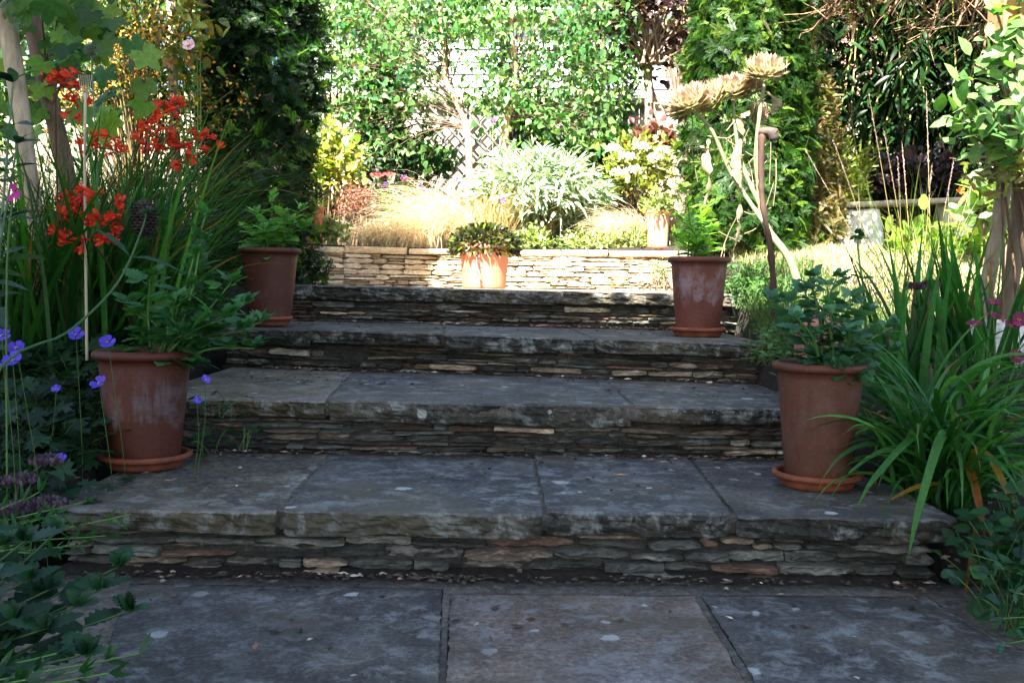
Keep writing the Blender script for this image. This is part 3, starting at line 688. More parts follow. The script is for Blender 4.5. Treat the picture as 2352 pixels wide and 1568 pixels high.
# centre pot: dark trailing heuchera-like mound
c = P_C+np.array([0, 0, .29]); mb = MB(); n = 1500
d = rdir(n, -.45); P = c+d*np.array([.215, .2, .12])*rng.uniform(.75, 1.05, (n, 1)); P[:, 2] -= .05*np.clip(np.linalg.norm(P[:, :2]-c[:2], axis=1)-.15, 0, 1)*6*rng.uniform(0, 1, n)
inst(mb, L_profile([.3, .65], [.2, .18], .2, .2), P, d+rdir(n)*.6+np.array([0, 0, -.1]), nrm(d+rdir(n)*.4), .045*rng.uniform(.6, 1.2, n), 1, cvar(n, ['#1c2a14', '#2b3b1a', '#46521f', '#3a2b22', '#6b7a2c'], .3))
sp = MB(); fl = MB(); q = curve([at(1095, 590, 6.33), at(1093, 620, 6.33), at(1097, 645, 6.34)], 8); tubes(sp, q, .003, hx('#6a8050'), 5)
n = 60; pp = q[rng.integers(0, 8, n)]+rng.normal(0, .008, (n, 3)); inst(fl, GPET, pp, rdir(n), rdir(n), .014, 1, cvar(n, ['#b3a8d8', '#d8d4ee', '#8f86c0'], .1))
plant('trailing_plant', 'dark green mound spilling over the sunlit pot by the terrace wall', 'plant', c, [('foliage', mb, LEAFG), ('flower_stem', sp, STEM), ('pale_lilac_florets', fl, PET)])
# spiky plant in slim pot, sage over small pot
mb = MB(); b = np.tile(P_T+np.array([0, 0, .25]), (90, 1))+rng.normal(0, .015, (90, 3)); blades(mb, b, rng.uniform(0, 6.28, 90), rng.uniform(.4, 1.5, 90), rng.uniform(.14, .26, 90), .006, rng.uniform(.5, 2.0, 90), cvar(90, ['#a8bf4a', '#8aa840', '#c2cf6a'], .15), 7, 0)
plant('spiky_grass_plant', 'spiky yellow green plant in the slim orange pot', 'plant', P_T+np.array([0, 0, .25]), [('leaves', mb, LEAF)])
mb, cc = bushy(P_S+np.array([0, 0, .33]), (.10, .10, .10), 50, 9, LANCE, .05, ['#8fa35a', '#a9b873', '#7c9350'], .5, .02, 1.4, .1)
plant('sage_plant', 'pale green herb growing in the small bleached wall pot', 'plant', P_S+np.array([0, 0, .28]), [('foliage', mb, LEAF)])

# ---- yews
def column(c, r, z0, z1, n, T, size, cols, tips, ptip, taper=.0, seedn=0, lump=.18):
    mb = MB(); z = z0+(z1-z0)*rng.uniform(0, 1, n); a = rng.uniform(0, 2*math.pi, n)
    rr = r*(1-taper*np.clip((z-z0)/(z1-z0), 0, 1)**2)*np.array([1+lump*1.7*N3(math.cos(q)*1.4+seedn, math.sin(q)*1.4, w*2.2)+lump*.9*N3(math.cos(q)*4+seedn, math.sin(q)*4, w*6) for q, w in zip(a, z)])
    rad = rr*rng.uniform(.55, 1.05, n)**.5
    P = np.stack([c[0]+rad*np.cos(a), c[1]+rad*np.sin(a), z], 1)
    out = np.stack([np.cos(a), np.sin(a), np.zeros(n)], 1)
    D = out*.55+rdir(n)*.75+np.array([0, 0, .1]); Nn = rdir(n)*.35+np.array([0, 0, .55])+out*.75
    P = P-nrm(D)*size*.5
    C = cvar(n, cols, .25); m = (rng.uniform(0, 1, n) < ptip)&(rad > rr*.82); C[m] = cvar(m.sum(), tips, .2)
    inst(mb, T, P, D, Nn, size*rng.uniform(.65, 1.25, n), 1, C); return mb
def trunk_mb(pts, r0, r1, col, sides=10, m=16, lump=.0):
    mb = MB(); c = curve(pts, m); tubes(mb, c, np.linspace(r0, r1, m)*(1+lump*rng.normal(0, 1, m)), hx(col), sides, True); return mb
yl = gp_(597, 700, 5.75); zb = yl[2]
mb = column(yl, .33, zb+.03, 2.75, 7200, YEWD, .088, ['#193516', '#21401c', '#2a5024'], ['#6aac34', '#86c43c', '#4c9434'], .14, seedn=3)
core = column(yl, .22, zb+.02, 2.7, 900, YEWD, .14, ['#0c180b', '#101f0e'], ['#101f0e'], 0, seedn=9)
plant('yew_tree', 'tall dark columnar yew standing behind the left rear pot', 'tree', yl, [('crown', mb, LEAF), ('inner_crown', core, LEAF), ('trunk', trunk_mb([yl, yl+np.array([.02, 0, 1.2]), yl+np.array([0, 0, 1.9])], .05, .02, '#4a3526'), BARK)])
yr = gp_(1700, 700, 6.25); zb = yr[2]
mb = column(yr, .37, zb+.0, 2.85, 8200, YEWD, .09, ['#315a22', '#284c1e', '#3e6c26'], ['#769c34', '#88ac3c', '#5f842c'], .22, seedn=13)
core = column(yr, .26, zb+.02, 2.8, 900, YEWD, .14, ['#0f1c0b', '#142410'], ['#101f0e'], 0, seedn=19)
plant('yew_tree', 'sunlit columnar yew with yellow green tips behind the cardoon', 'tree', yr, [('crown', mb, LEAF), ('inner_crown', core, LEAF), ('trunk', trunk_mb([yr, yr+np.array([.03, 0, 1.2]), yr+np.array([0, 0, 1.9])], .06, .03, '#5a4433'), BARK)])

# ---- conifers further back
def conifer(name, label, base, r, h, n, size, cols, tips, seedn, T=JUNI, taper=.75, ptip=.3):
    mb = column(base, r, base[2]+.05, base[2]+h, n, T, size, cols, tips, ptip, taper, seedn, .22)
    plant(name, label, 'conifer', base, [('crown', mb, LEAF), ('trunk', trunk_mb([base, base+np.array([0, 0, h*.8])], .035, .012, '#5a4433', m=5), BARK)])
J = ['#27482f', '#1d3a26', '#315536']; JT = ['#5a8048', '#48703f']
conifer('juniper_tree', 'dark green upright juniper left of the birch trunks', gp_(880, 500, 8.7), .34, 1.6, 2600, .12, J, JT, 21)
conifer('juniper_tree', 'low dark juniper behind the silver leaved plant at right', gp_(1330, 480, 9.2), .34, 1.0, 1500, .12, J, JT, 25, taper=.3)
conifer('cypress_tree', 'tall blue green cypress between birch and purple tree', gp_(1380, 480, 9.7), .36, 3.1, 3000, .14, ['#4a6f5c', '#3f6350', '#5d8570'], ['#7ba08a', '#6c947c'], 29, taper=.5)
conifer('cypress_tree', 'thin half dead brown conifer right of the sunlit yew', gp_(1872, 640, 6.6), .17, 1.15, 1300, .11, ['#8a7a4c', '#6f6a3c', '#a08c5c'], ['#b8a470', '#5f7a3a'], 33, taper=.8)
conifer('cypress_tree', 'pale blue green conifer behind the right side of the yew', gp_(1868, 600, 8.2), .24, 3.0, 2000, .13, ['#6c8f76', '#55785f', '#7f9f86'], ['#a3bd9f'], 35, taper=.5)

# ---- birches
def birch(label, pts, Y, crowns, tr, nleaf, seedn):
    P = [at(a, b, Y+dy) for a, b, dy in pts]; base = P[0].copy(); base[2] = gz(base[0], base[1]); P = [base]+P
    top = P[-1]; P.append(top+np.array([0.02, 0, .9]))
    tm = trunk_mb(P, tr, tr*.3, '#c49a76', 10, 28, .03)
    cl, bm = MB(), MB(); tc = curve(P, 28)
    x0_, x1_ = crowns; nb = nleaf; E = []
    while len(E) < nb:
        px, py = rng.uniform(x0_, x1_), rng.uniform(-70, 345)
        h = 1.0
        if 950 < px < 1135 and 65 < py < 205: h = .15
        if 985 < px < 1215 and 225 < py < 400: h = .05
        if 900 < px < 985 and 225 < py: h = .35
        if py > 290 and px < 800: h = .3
        if px > 1400: h = .45
        h *= .55+.9*max(0, min(1, .5+1.3*N3(px*.012, py*.014, seedn)))
        if rng.random() < h: E.append(at(px, py, Y+rng.uniform(-.3, .8)))
    E = np.array(E); j = np.clip(((E[:, 2]-.40-tc[0, 2])/(tc[-1, 2]-tc[0, 2])*27), 7, 27).astype(int); sA = tc[j]
    t = np.linspace(0, 1, 8)[None, :, None]; mid = (sA+E)/2+np.array([0, 0, .15]); B = (1-t)**2*sA[:, None]+2*t*(1-t)*mid[:, None]+t*t*(E+np.array([0, 0, -.08]))[:, None]
    tubes(bm, B[::7], np.linspace(.005, .0012, 8), hx('#5c4c3c'), 4); tubes(bm, B[:, 5:], np.linspace(.0015, .001, 3), hx('#6a4a38'), 3)
    n = nb*9; idx = np.repeat(np.arange(nb), 9); q = rng.integers(6, 8, n); lfp = B[idx, q]+rng.normal(0, .06, (n, 3)); D = rdir(n)*.75+np.array([0, -.1, -.6]); Nn = rdir(n)*.9+np.array([-.1, -.5, .4])
    inst(cl, BIRCH, lfp, D, Nn, .052*np.clip(1+rng.normal(0, .35, n), .4, 1.8), 1, (cvar(nb, ['#5c9448', '#4a8044', '#80b060', '#a4c87c', '#447850'], .25)[idx])*np.clip(1+rng.normal(0, .25, (n, 1)), .5, 1.7))
    plant('birch_tree', label, 'tree', base, [('trunk', tm, BARK), ('branches', bm, BARK), ('leaves', cl, LEAF)], 'young birches before the fence')
birch('young birch with bent pale trunk, left of the two before the fence', [(1078, 371, 0), (1070, 286, 0), (1049, 236, 0), (1025, 181, 0), (1021, 105, 0), (1011, 25, 0)], 8.5,
      (725, 1130), .034, 560, 1)
birch('young birch with straight orange tinted trunk, right of the two', [(1158, 340, 0), (1171, 244, 0), (1181, 198, 0), (1183, 135, 0), (1175, 42, 0)], 8.3,
      (1080, 1470), .036, 600, 2)

# ---- purple tree
Yp = 8.7; pb = gp_(1560, 420, Yp)
tm = MB()
for pts, r in (([(1560, 420), (1527, 307), (1494, 218), (1479, 143), (1422, 77), (1395, 20)], .06), ([(1494, 218), (1490, 120), (1480, 30), (1470, -60)], .04), ([(1560, 420), (1590, 250), (1550, 113), (1522, 72), (1437, 0)], .05)):
    q = curve([at(a, b, Yp+.1*i) if i else gp_(a, b, Yp) for i, (a, b) in enumerate(pts)], 18); tubes(tm, q, np.linspace(r, r*.4, 18), hx('#a08c74'), 9)
PU = ['#3c2a30', '#4c343a', '#5f4448', '#352428']
mb, cc = bushy(at(1490, 60, Yp), (.5, .5, .75), 330, 12, ROUND, .05, PU, .1, .07, 1, .35, gap=2.2, seedn=4)
m2, c2 = bushy(at(1500, 345, Yp-.6), (.25, .2, .2), 40, 10, ROUND, .05, ['#7a4a4c', '#8a5a58', '#5f3a3c'], .2, .05, 1, .3)
plant('smoke_tree', 'purple leaved tree with pale forking trunks before the fence', 'tree', pb, [('trunk', tm, BARK), ('leaves', mb, LEAF), ('low_leaves', m2, LEAF), ('twigs', twigs(at(1490, 150, Yp), cc, .012, .003, '#8a7460', 50), BARK)])

# ---- sunlit border plants behind the wall
def shrub(name, label, cat, px, py, Y, rx, rz, ncl, nl, T, size, cols, spread=.05, up=.3, wd=1.0, ry=None, mat=None, shell=.35, tw=25, twc='#5c4632', gap=0, group=None, zmin=-.5, out=.7, extra=None):
    c = at(px, py, Y); mb, cc = bushy(c, (rx, ry or rx*.8, rz), ncl, nl, T, size, cols, up, spread, wd, shell, zmin=zmin, gap=gap, seedn=px*.01, out=out)
    b = np.array([c[0], c[1], gz(c[0], c[1])]); parts = [('foliage', mb, mat or LEAF)]
    if tw: parts.append(('stems', twigs(b, cc, .008, .003, twc, tw), STEM if cat == 'plant' else BARK))
    return plant(name, label, cat, b, parts+(extra or []), group)
shrub('variegated_shrub', 'yellow variegated shrub with rounded leaves beside the left yew', 'shrub', 765, 385, 7.9, .20, .33, 90, 9, L_profile([.3, .65, .9], [.3, .34, .2]), .055, ['#a8b33c', '#c8c860', '#6f8f2c', '#dcd88a'], .05)
shrub('leafy_shrub', 'green small leaved shrub filling the gap behind the left yew', 'shrub', 760, 170, 9.0, .38, .75, 190, 12, OVAL, .05, ['#4d7f30', '#35642a', '#6d9a42'], .07, gap=2)
shrub('leafy_shrub', 'low dark leaved shrub at the foot of the birches', 'shrub', 960, 375, 9.3, .34, .15, 80, 10, OVAL, .065, ['#2f5f2c', '#3f7434', '#568a3e'], .06)
shrub('leafy_shrub', 'green rounded shrub behind the silver plant, right of the birches', 'shrub', 1400, 370, 8.9, .38, .27, 120, 10, BIRCH, .07, ['#3f7a2e', '#528c38', '#2f6428'], .06)
shrub('vine_leaved_shrub', 'large lobed yellow green leaves around the black stump', 'shrub', 1220, 310, 9.3, .26, .18, 24, 4, VINE, .11, ['#6a9a34', '#4f8228', '#86b048'], .05)
shrub('barberry_bush', 'pinkish brown fine leaved bush left of the blonde grass', 'shrub', 822, 475, 7.5, .15, .17, 150, 11, OVAL_S, .017, ['#a2665a', '#c08a76', '#7c4a44', '#b87c68'], .025)
shrub('silver_leaved_plant', 'large silvery grey plant with drooping strap leaves behind the wall', 'plant', 1235, 455, 7.85, .52, .30, 340, 16, LANCEL, .10, ['#a9b8a0', '#bccab2', '#8fa488', '#7b9478'], .05, up=.15, ry=.35, mat=SILV, wd=.85, tw=60, twc='#9a8a5c', out=.9)
shrub('hydrangea_bush', 'white flowered hydrangea bush with yellowish leaves behind the wall', 'shrub', 1465, 400, 7.9, .26, .26, 110, 9, OVAL, .055, ['#9aa850', '#b8bb70', '#7f9444'], .05)
for i, (px, py) in enumerate(((1410, 345), (1440, 360), (1475, 340), (1500, 365), (1455, 395), (1520, 350))):
    pass
hy = bpy.data.objects['hydrangea_bush']
for (px, py) in ((1410, 345), (1440, 362), (1475, 340), (1505, 365), (1455, 395), (1525, 348), (1420, 400)):
    mb = MB(); n = 90; d = rdir(n, -.2); c = at(px, py, 7.65); inst(mb, GPET, c+d*np.array([.055, .055, .035]), nrm(rdir(n)+d*.3), d, .02, 1.2, cvar(n, ['#e6e2cc', '#f0ecd8', '#d8cfa8'], .06)); mb.build('flower_head', PET, hy)
for i, (px, py, Y, rx, n_, lb) in enumerate(((1230, 556, 7.3, .16, 60, 'left patch of low green leaves spilling onto the wall top'), (1350, 560, 7.3, .2, 80, 'middle patch of low pale leaves on the wall top'), (1450, 560, 7.3, .16, 60, 'right patch of low leaves on the wall top beside the small pot'), (770, 535, 7.0, .12, 40, 'round leaved rosettes on the wall top by the left yew'))):
    shrub('low_cover_plant', lb, 'plant', px, py, Y, rx, .07, n_, 9, OVAL if i != 3 else ROUND, .03, ['#86a24a', '#a9ba70', '#6a8a3a', '#c6cf9a'], .03, tw=8, twc='#7a8a4c')
shrub('hebe_bush', 'small grey green bush against the wall right end', 'shrub', 1515, 635, 6.7, .085, .09, 80, 9, OVAL_S, .014, ['#8a9a72', '#b0ba94', '#c6c6b4'], .02, tw=10)
# blonde feather grass
def grass_clump(name, label, bases, n, L, Wd, cols, droop=(1.2, 2.4), azr=(0, 6.28), el=(1.0, 1.5), fold=0, segs=9, cat='grass clump', spread=.05, group=None, mat=None, extra=None):
    mb = MB(); bs = np.array(bases, float); b = bs[rng.integers(0, len(bs), n)]+np.concatenate([rng.normal(0, spread, (n, 2)), np.zeros((n, 1))], 1)
    blades(mb, b, rng.uniform(*azr, n), rng.uniform(*el, n), L*rng.uniform(.55, 1.15, n), Wd*rng.uniform(.6, 1.2, n), rng.uniform(*droop, n), cvar(n, cols, .2), segs, fold)
    return plant(name, label, cat, bs[0], [('leaves', mb, mat or LEAF)]+(extra or []), group)
BL = ['#dcc79a', '#ead9b2', '#c8ae7c', '#e4d8ba']
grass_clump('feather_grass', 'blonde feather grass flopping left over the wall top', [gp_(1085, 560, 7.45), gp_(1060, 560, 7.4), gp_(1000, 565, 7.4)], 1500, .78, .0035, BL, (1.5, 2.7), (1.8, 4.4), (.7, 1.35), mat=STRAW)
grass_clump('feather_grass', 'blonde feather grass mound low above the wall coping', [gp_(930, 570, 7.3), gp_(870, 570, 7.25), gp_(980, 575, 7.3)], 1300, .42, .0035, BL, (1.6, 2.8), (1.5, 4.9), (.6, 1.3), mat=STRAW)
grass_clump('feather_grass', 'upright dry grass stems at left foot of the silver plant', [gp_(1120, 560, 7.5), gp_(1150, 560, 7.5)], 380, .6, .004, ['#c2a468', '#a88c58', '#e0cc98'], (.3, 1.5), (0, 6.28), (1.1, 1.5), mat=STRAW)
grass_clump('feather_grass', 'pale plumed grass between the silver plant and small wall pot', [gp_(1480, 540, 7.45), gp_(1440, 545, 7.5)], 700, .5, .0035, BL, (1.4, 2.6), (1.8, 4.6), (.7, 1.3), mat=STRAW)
# coneflowers
def daisy(mb, c, nrmv, R0, npet, cols, T=CPET, ccol='#5a2c1e', cr=.3, tilt=.0, wd=1.0):
    nv = nrm(np.array(nrmv, float)); a = nrm(np.cross(nv, [.3, .9, .1])); b = np.cross(nv, a)
    th = np.arange(npet)*2*math.pi/npet+rng.uniform(0, 1); D = a*np.cos(th)[:, None]+b*np.sin(th)[:, None]+nv*tilt+rng.normal(0, .06, (npet, 3))
    inst(mb, T, np.tile(c, (npet, 1))+D*R0*.1, D, np.tile(nv, (npet, 1))+rng.normal(0, .1, (npet, 3)), R0*rng.uniform(.85, 1.1, npet), wd, cvar(npet, cols, .08))
    if cr:
        n = 26; d = rdir(n, 0); q = a*d[:, :1]+b*d[:, 1:2]+nv*d[:, 2:]; inst(mb, OVAL_S, c+q*R0*cr*.7, q, a+rdir(n)*.5, R0*cr*.8, 1.2, cvar(n, [ccol], .25))
ef = MB(); o = thing('coneflower_plant', 'coral red coneflowers with broad pale green leaves behind the wall', 'plant', gp_(900, 500, 7.6))
tips = [at(865, 402, 7.6), at(893, 400, 7.65), at(934, 412, 7.6), at(880, 440, 7.55), at(915, 450, 7.6), at(950, 455, 7.6)]
lm, sm = herb(gp_(903, 520, 7.6), tips, 5, .085, ['#6f9a4a', '#88ae62', '#5c8a42'], T=L_profile([.25, .5, .8], [.17, .21, .12]), spread=.06, topb=False, stemr=.004); lm.build('foliage', LEAF, o); sm.build('stems', STEM, o)
for q in tips[:3]:
    m = MB(); daisy(m, q, (.1, -.35, 1), .05, 14, ['#c84840', '#b83a3c', '#d8605a'], cr=.4); m.build('flower_head', PET, o)
# purple knautia style bobbles on wiry stems
def bobble_plant(label, base, heads, col, r=.018, name='scabious_plant'):
    o = thing(name, label, 'plant', base, 'wiry plants with round purple flower heads'); sm = MB()
    for q in heads:
        c = curve([base, (base+q)/2+np.array([0, 0, .06])+rng.normal(0, .03, 3), q], 10); tubes(sm, c, np.linspace(.0025, .0015, 10), hx('#7f8a56'), 4)
        m = MB(); n = 70; d = rdir(n); inst(m, PETAL, q+d*r*.4, d, rdir(n), r, 1.3, cvar(n, col, .2)); m.build('flower_head', PET, o)
    sm.build('stems', STEM, o)
PC = ['#6a3a86', '#8c58a4', '#502c6c']
bobble_plant('wiry plant with dark purple bobbles among the coneflowers', gp_(1090, 545, 7.35), [at(885, 425, 7.5), at(928, 408, 7.5), at(966, 430, 7.45)], PC)
bobble_plant('wiry plant with pink bobbles in front of the silver leaves', gp_(1140, 560, 7.3), [at(1052, 413, 7.4), at(1156, 460, 7.3), at(1132, 277, 7.6), at(985, 440, 7.4)], ['#a878b4', '#c49acb', '#8c58a4'])

# black stump sculpture
bs = MB(); Yb = 8.9
c = curve([gp_(1225, 400, Yb), at(1215, 345, Yb), at(1182, 320, Yb), at(1180, 305, Yb)], 12); tubes(bs, c, np.linspace(.035, .04, 12)*(1+rng.normal(0, .06, 12)), hx('#1c1816'), 9, True)
bs2 = MB(); c = curve([at(1180, 318, Yb-.02), at(1195, 298, Yb-.03), at(1215, 282, Yb-.05)], 8); tubes(bs2, c, np.linspace(.05, .062, 8), hx('#191513'), 12, True)
plant('charred_log', 'black charred log stub angled up on a bent dark stem before the fence', 'garden ornament', gp_(1225, 400, Yb), [('stem', bs, BARK), ('log_head', bs2, BARK)])

# ================================================================== FENCE, TRELLIS, BUILDINGS
fz = gz(0, 10.5); fo = thing('board_fence', 'weathered vertical board fence with a heavy top rail behind the borders', 'fence', (0, 10.5, fz))
mb = MB(); x = -7.0
while x < 9:
    w = rng.uniform(.10, .125); t = rng.uniform(0, .02); box(mb, (x, 10.5+t, fz-.1), (x+w-.006, 10.52+t, fz+1.52+rng.uniform(-.01, .01)), hx('#9a9080')*rng.uniform(.75, 1.15)); x += w
mb.build('fence_boards', WOOD, fo)
mb = MB(); box(mb, (-7, 10.44, fz+1.50), (9, 10.50, fz+1.60), hx('#8a7c60')); box(mb, (-7, 10.55, fz+.3), (9, 10.6, fz+.4), hx('#8a7c60')); mb.build('fence_rail', WOOD, fo)
for x in np.arange(-6.5, 9, 2.4):
    mb = MB(); box(mb, (x, 10.56, fz-.2), (x+.1, 10.66, fz+1.68), hx('#857a68')); mb.build('fence_post', WOOD, fo)
tr = thing('trellis_panel', 'grey diamond trellis panel leaning on the fence between the birches', 'trellis', gp_(1120, 400, 10.3))
mb = MB(); c0 = at(1115, 305, 10.38)
for s in (-1, 1):
    for k in range(-3, 4):
        off = k*.17; a = c0+np.array([off-s*.36, 0.006*s, -.40]); b = c0+np.array([off+s*.36, .006*s, .40]); 
        tubes(mb, np.array([a, b]), .014, hx('#5c5955')*rng.uniform(.8, 1.1), 4, True)
mb.build('slats', WOOD, tr)
# pale boarded building beyond the fence
bo = thing('garden_building', 'white boarded building with gutter and brick band beyond the fence', 'building', (.6, 13, 1.1))
YB = 13.0
def bz(py): return H+(650-py)/F*YB
mb = MB(); zz = 1.0; x0, x1 = at(700, 100, YB)[0], at(1660, 100, YB)[0]
while zz < bz(78):
    v = np.array([(x0, YB, zz), (x1, YB, zz), (x1, YB+.02, zz+.16), (x0, YB+.02, zz+.16)])
    mb.add(v, [np.array([[0, 1, 2, 3]])], hx('#cfd8d8')*rng.uniform(.95, 1.03)); v2 = np.array([(x0, YB, zz), (x1, YB, zz), (x1, YB+.02, zz), (x0, YB+.02, zz)]); mb.add(v2, [np.array([[0, 1, 2, 3]])], hx('#aab2b2')); zz += .16  # board undersides greyer: shadow line painted into the colour
box(mb, (x0, YB+.03, 1.0), (x1, YB+4, bz(78)), hx('#cfd8d8')); me = mb.build('wall_boards', plain('white_boards', '#d2d8d8', .6, 8, .05, .05, None, .003, True), bo, False)
mb = MB(); nb_ = 70
for r_ in range(2):
    for k in range(nb_):
        xa = x0+(x1-x0)*(k+.5*r_)/nb_; box(mb, (xa, YB+.0, bz(77)+r_*.055), (xa+(x1-x0)/nb_-.012, YB+.05, bz(77)+r_*.055+.045), hx('#9a5a48')*rng.uniform(.75, 1.2))
box(mb, (x0, YB+.01, bz(78)), (x1, YB+.06, bz(77)+.12), hx('#a89a8c')); mb.build('brick_band', plain('brickwork', '#9a5a48', .8, 30, .25, .3, None, .004, True), bo, False)
mb = MB(); box(mb, (x0-.1, YB-.12, bz(52)-.02), (x1+.1, YB-.05, bz(28)), hx('#e6e6e2')); mb.build('fascia_board', PAINT, bo, False)
mb = MB(); tubes(mb, np.array([(x0-.1, YB-.17, bz(52)), (x1+.1, YB-.17, bz(50))]), .05, hx('#d8d8d4'), 10, True); mb.build('gutter', PAINT, bo)
mb = MB(); v = np.array([(x0-.2, YB-.2, bz(27)), (x1+.2, YB-.2, bz(27)), (x1+.2, YB+3, bz(27)+.9), (x0-.2, YB+3, bz(27)+.9), (x0-.2, YB-.2, bz(27)-.02), (x1+.2, YB-.2, bz(27)-.02), (x1+.2, YB+3, bz(27)+.88), (x0-.2, YB+3, bz(27)+.88)])
mb.add(v, [np.array([[0, 1, 2, 3], [7, 6, 5, 4], [0, 4, 5, 1], [1, 5, 6, 2], [3, 2, 6, 7], [0, 3, 7, 4]])], hx('#5a5a5c')); mb.build('roof', plain('slate_roof', '#55565a', .7, 10, .3, .3), bo, False)
# pink brick house behind the right border
ho = thing('brick_house', 'pale pink brick house wall seen between yew and bamboo', 'building', (4.9, 12.4, 1.1))
mb = MB(); X0, X1 = 3.35, 6.4
box(mb, (X0, 12.42, 1.0), (X1, 16, 5.6), hx('#c9b4a4'))
zz = 1.0; r_ = 0
while zz < 5.5:
    xa = X0+(.11 if r_ % 2 else 0)
    while xa < X1-.22: box(mb, (xa, 12.41, zz), (xa+.21, 12.44, zz+.062), hx('#b58474')*rng.uniform(.8, 1.2)); xa += .222
    zz += .074; r_ += 1
mb.build('brick_wall', plain('pink_brick', '#b58474', .8, 30, .2, .3, None, .004, True), ho, False)
mb = MB(); box(mb, (X0-.2, 12.1, 5.6), (X1+.2, 16.2, 5.75), hx('#4a4444')); mb.build('roof', plain('roof_edge', '#4a4444', .8, 10, .2, .2), ho, False)

# ================================================================== BACKDROP TREES (left and right)
def tree(name, label, base, cz, rx, ry, rz, ncl, nl, T, size, cols, trunk='#6a5846', tr=.07, spread=.16, gap=1.2, group='garden trees around the terrace', seedn=0, up=.2, lean=(0, 0), mat=None):
    base = np.array(base, float); c = base+np.array([lean[0], lean[1], cz]); mb, cc = bushy(c, (rx, ry, rz), ncl, nl, T, size, cols, up, spread, 1.0, .25, gap=gap, seedn=seedn, zmin=-1)
    t = trunk_mb([base, base+np.array([lean[0]*.4+.05, 0, cz*.5]), c], tr, tr*.4, trunk)
    br = twigs(base+np.array([lean[0]*.4, 0, cz*.45]), cc, tr*.35, .006, trunk, 45)
    plant(name, label, 'tree', base, [('trunk', t, BARK), ('branches', br, BARK), ('leaves', mb, mat or LEAF)], group)
G1 = ['#3a6a28', '#4f8232', '#2d5620', '#6c9838']
tree('hedge_tree', 'dense green tree at far left behind the vine post', gp_(-60, 500, 7.0), 1.5, .9, .7, 1.3, 330, 16, OVAL, .07, G1, seedn=1)
tree('hedge_tree', 'small leaved green tree at upper left behind the yellow flowered bush', gp_(300, 500, 7.4), 1.9, .85, .7, 1.2, 360, 16, OVAL, .055, ['#3a6a2c', '#507f34', '#2d5a26', '#7a9a40'], seedn=5, gap=1.6)
tree('hedge_tree', 'leafy green tree between the yellow bush and the left yew', gp_(520, 500, 8.2), 1.6, .8, .6, 1.5, 260, 16, OVAL, .06, G1, seedn=8)
tree('hedge_tree', 'green tree rising behind the left birch beyond the fence', (-1.6, 11.4, 1.1), 2.6, .9, .6, 1.1, 190, 16, OVAL, .07, ['#4c7f38', '#5f9444', '#3a6a2c'], seedn=12, gap=1.4)
tree('hedge_tree', 'tree beyond the fence behind the right birch top', (1.9, 11.3, 1.1), 3.1, .7, .6, .6, 120, 16, OVAL, .07, ['#4c7f38', '#5f9444', '#7a9f50'], seedn=15, gap=1.9)
# bamboo
def bamboo(base, w, ncane, hgt):
    cn, lf = MB(), MB(); b = np.stack([base[0]+rng.uniform(-w, w, ncane), base[1]+rng.uniform(-.3, .35, ncane), np.full(ncane, base[2])], 1)
    le = rng.normal(0, .13, (ncane, 2)); t = np.linspace(0, 1, 12)[None, :, None]; hh = hgt*rng.uniform(.7, 1.1, ncane)
    P = np.concatenate([b[:, None, :2]+le[:, None]*hh[:, None, None]*t**1.6, b[:, None, 2:]+hh[:, None, None]*t], -1)
    tubes(cn, P, np.linspace(.009, .004, 12), cvar(ncane, ['#8f8a4c', '#6f7a3a', '#a89a60'], .2), 5)
    n = 9500; i = rng.integers(0, ncane, n); q = rng.integers(2, 12, n); pos = P[i, q]+rng.normal(0, .10, (n, 3))
    D = rdir(n)*np.array([1, 1, .3])+np.array([0, 0, -.55]); inst(lf, LANCE, pos, D, rdir(n)*.5+np.array([0, -.4, .8]), rng.uniform(.10, .19, n), .9, cvar(n, ['#1a3616', '#24451d', '#2f5822', '#142a0d'], .25))
    plant('bamboo_clump', 'dark shaded bamboo thicket with thin yellow canes at right', 'bamboo', base, [('canes', cn, STEM), ('leaves', lf, LEAFG)])
bamboo(gp_(2060, 500, 7.7), .62, 70, 2.4)
bamboo_b = gp_(2330, 500, 8.4)
tree('holly_tree', 'dark green tree filling the upper right behind the apple', bamboo_b, 1.6, 1.5, .5, 1.4, 480, 16, OVAL, .08, ['#1f3d1a', '#2a4f22', '#16300f'], seedn=31, gap=0)
# overhanging conifer, brown twiggy branches, top right
oc = MB(); ob = MB(); cb = np.array([3.35, 5.6, gz(3.35, 5.6)])
tt = [[cb, cb+np.array([-.1, 0, 1.2]), cb+np.array([-.15, .1, 2.6])]]
tubes(ob, curve(tt[0], 14), np.linspace(.12, .07, 14), hx('#6a5040'), 10)
ends = []
for (px, py, Y) in ((1900, 45, 5.8), (1870, 65, 5.9), (1960, -30, 5.6), (2050, 20, 5.7), (2130, 90, 5.6), (2200, 60, 5.5), (2260, 110, 5.7), (2100, -40, 5.4), (1990, 30, 6.0), (2180, -30, 5.9), (2240, 20, 5.2), (2060, -90, 5.5)):
    e = at(px, py, Y); m_ = cb+np.array([-.5, 0, 2.3]); c = curve([cb+np.array([-.13, .05, 2.2+rng.uniform(-.4, .3)]), (m_+e)/2+np.array([0, 0, .18]), e], 14); tubes(ob, c, np.linspace(.026, .007, 14), hx('#6f5442')*rng.uniform(.7, 1.2), 6); ends.append(c)
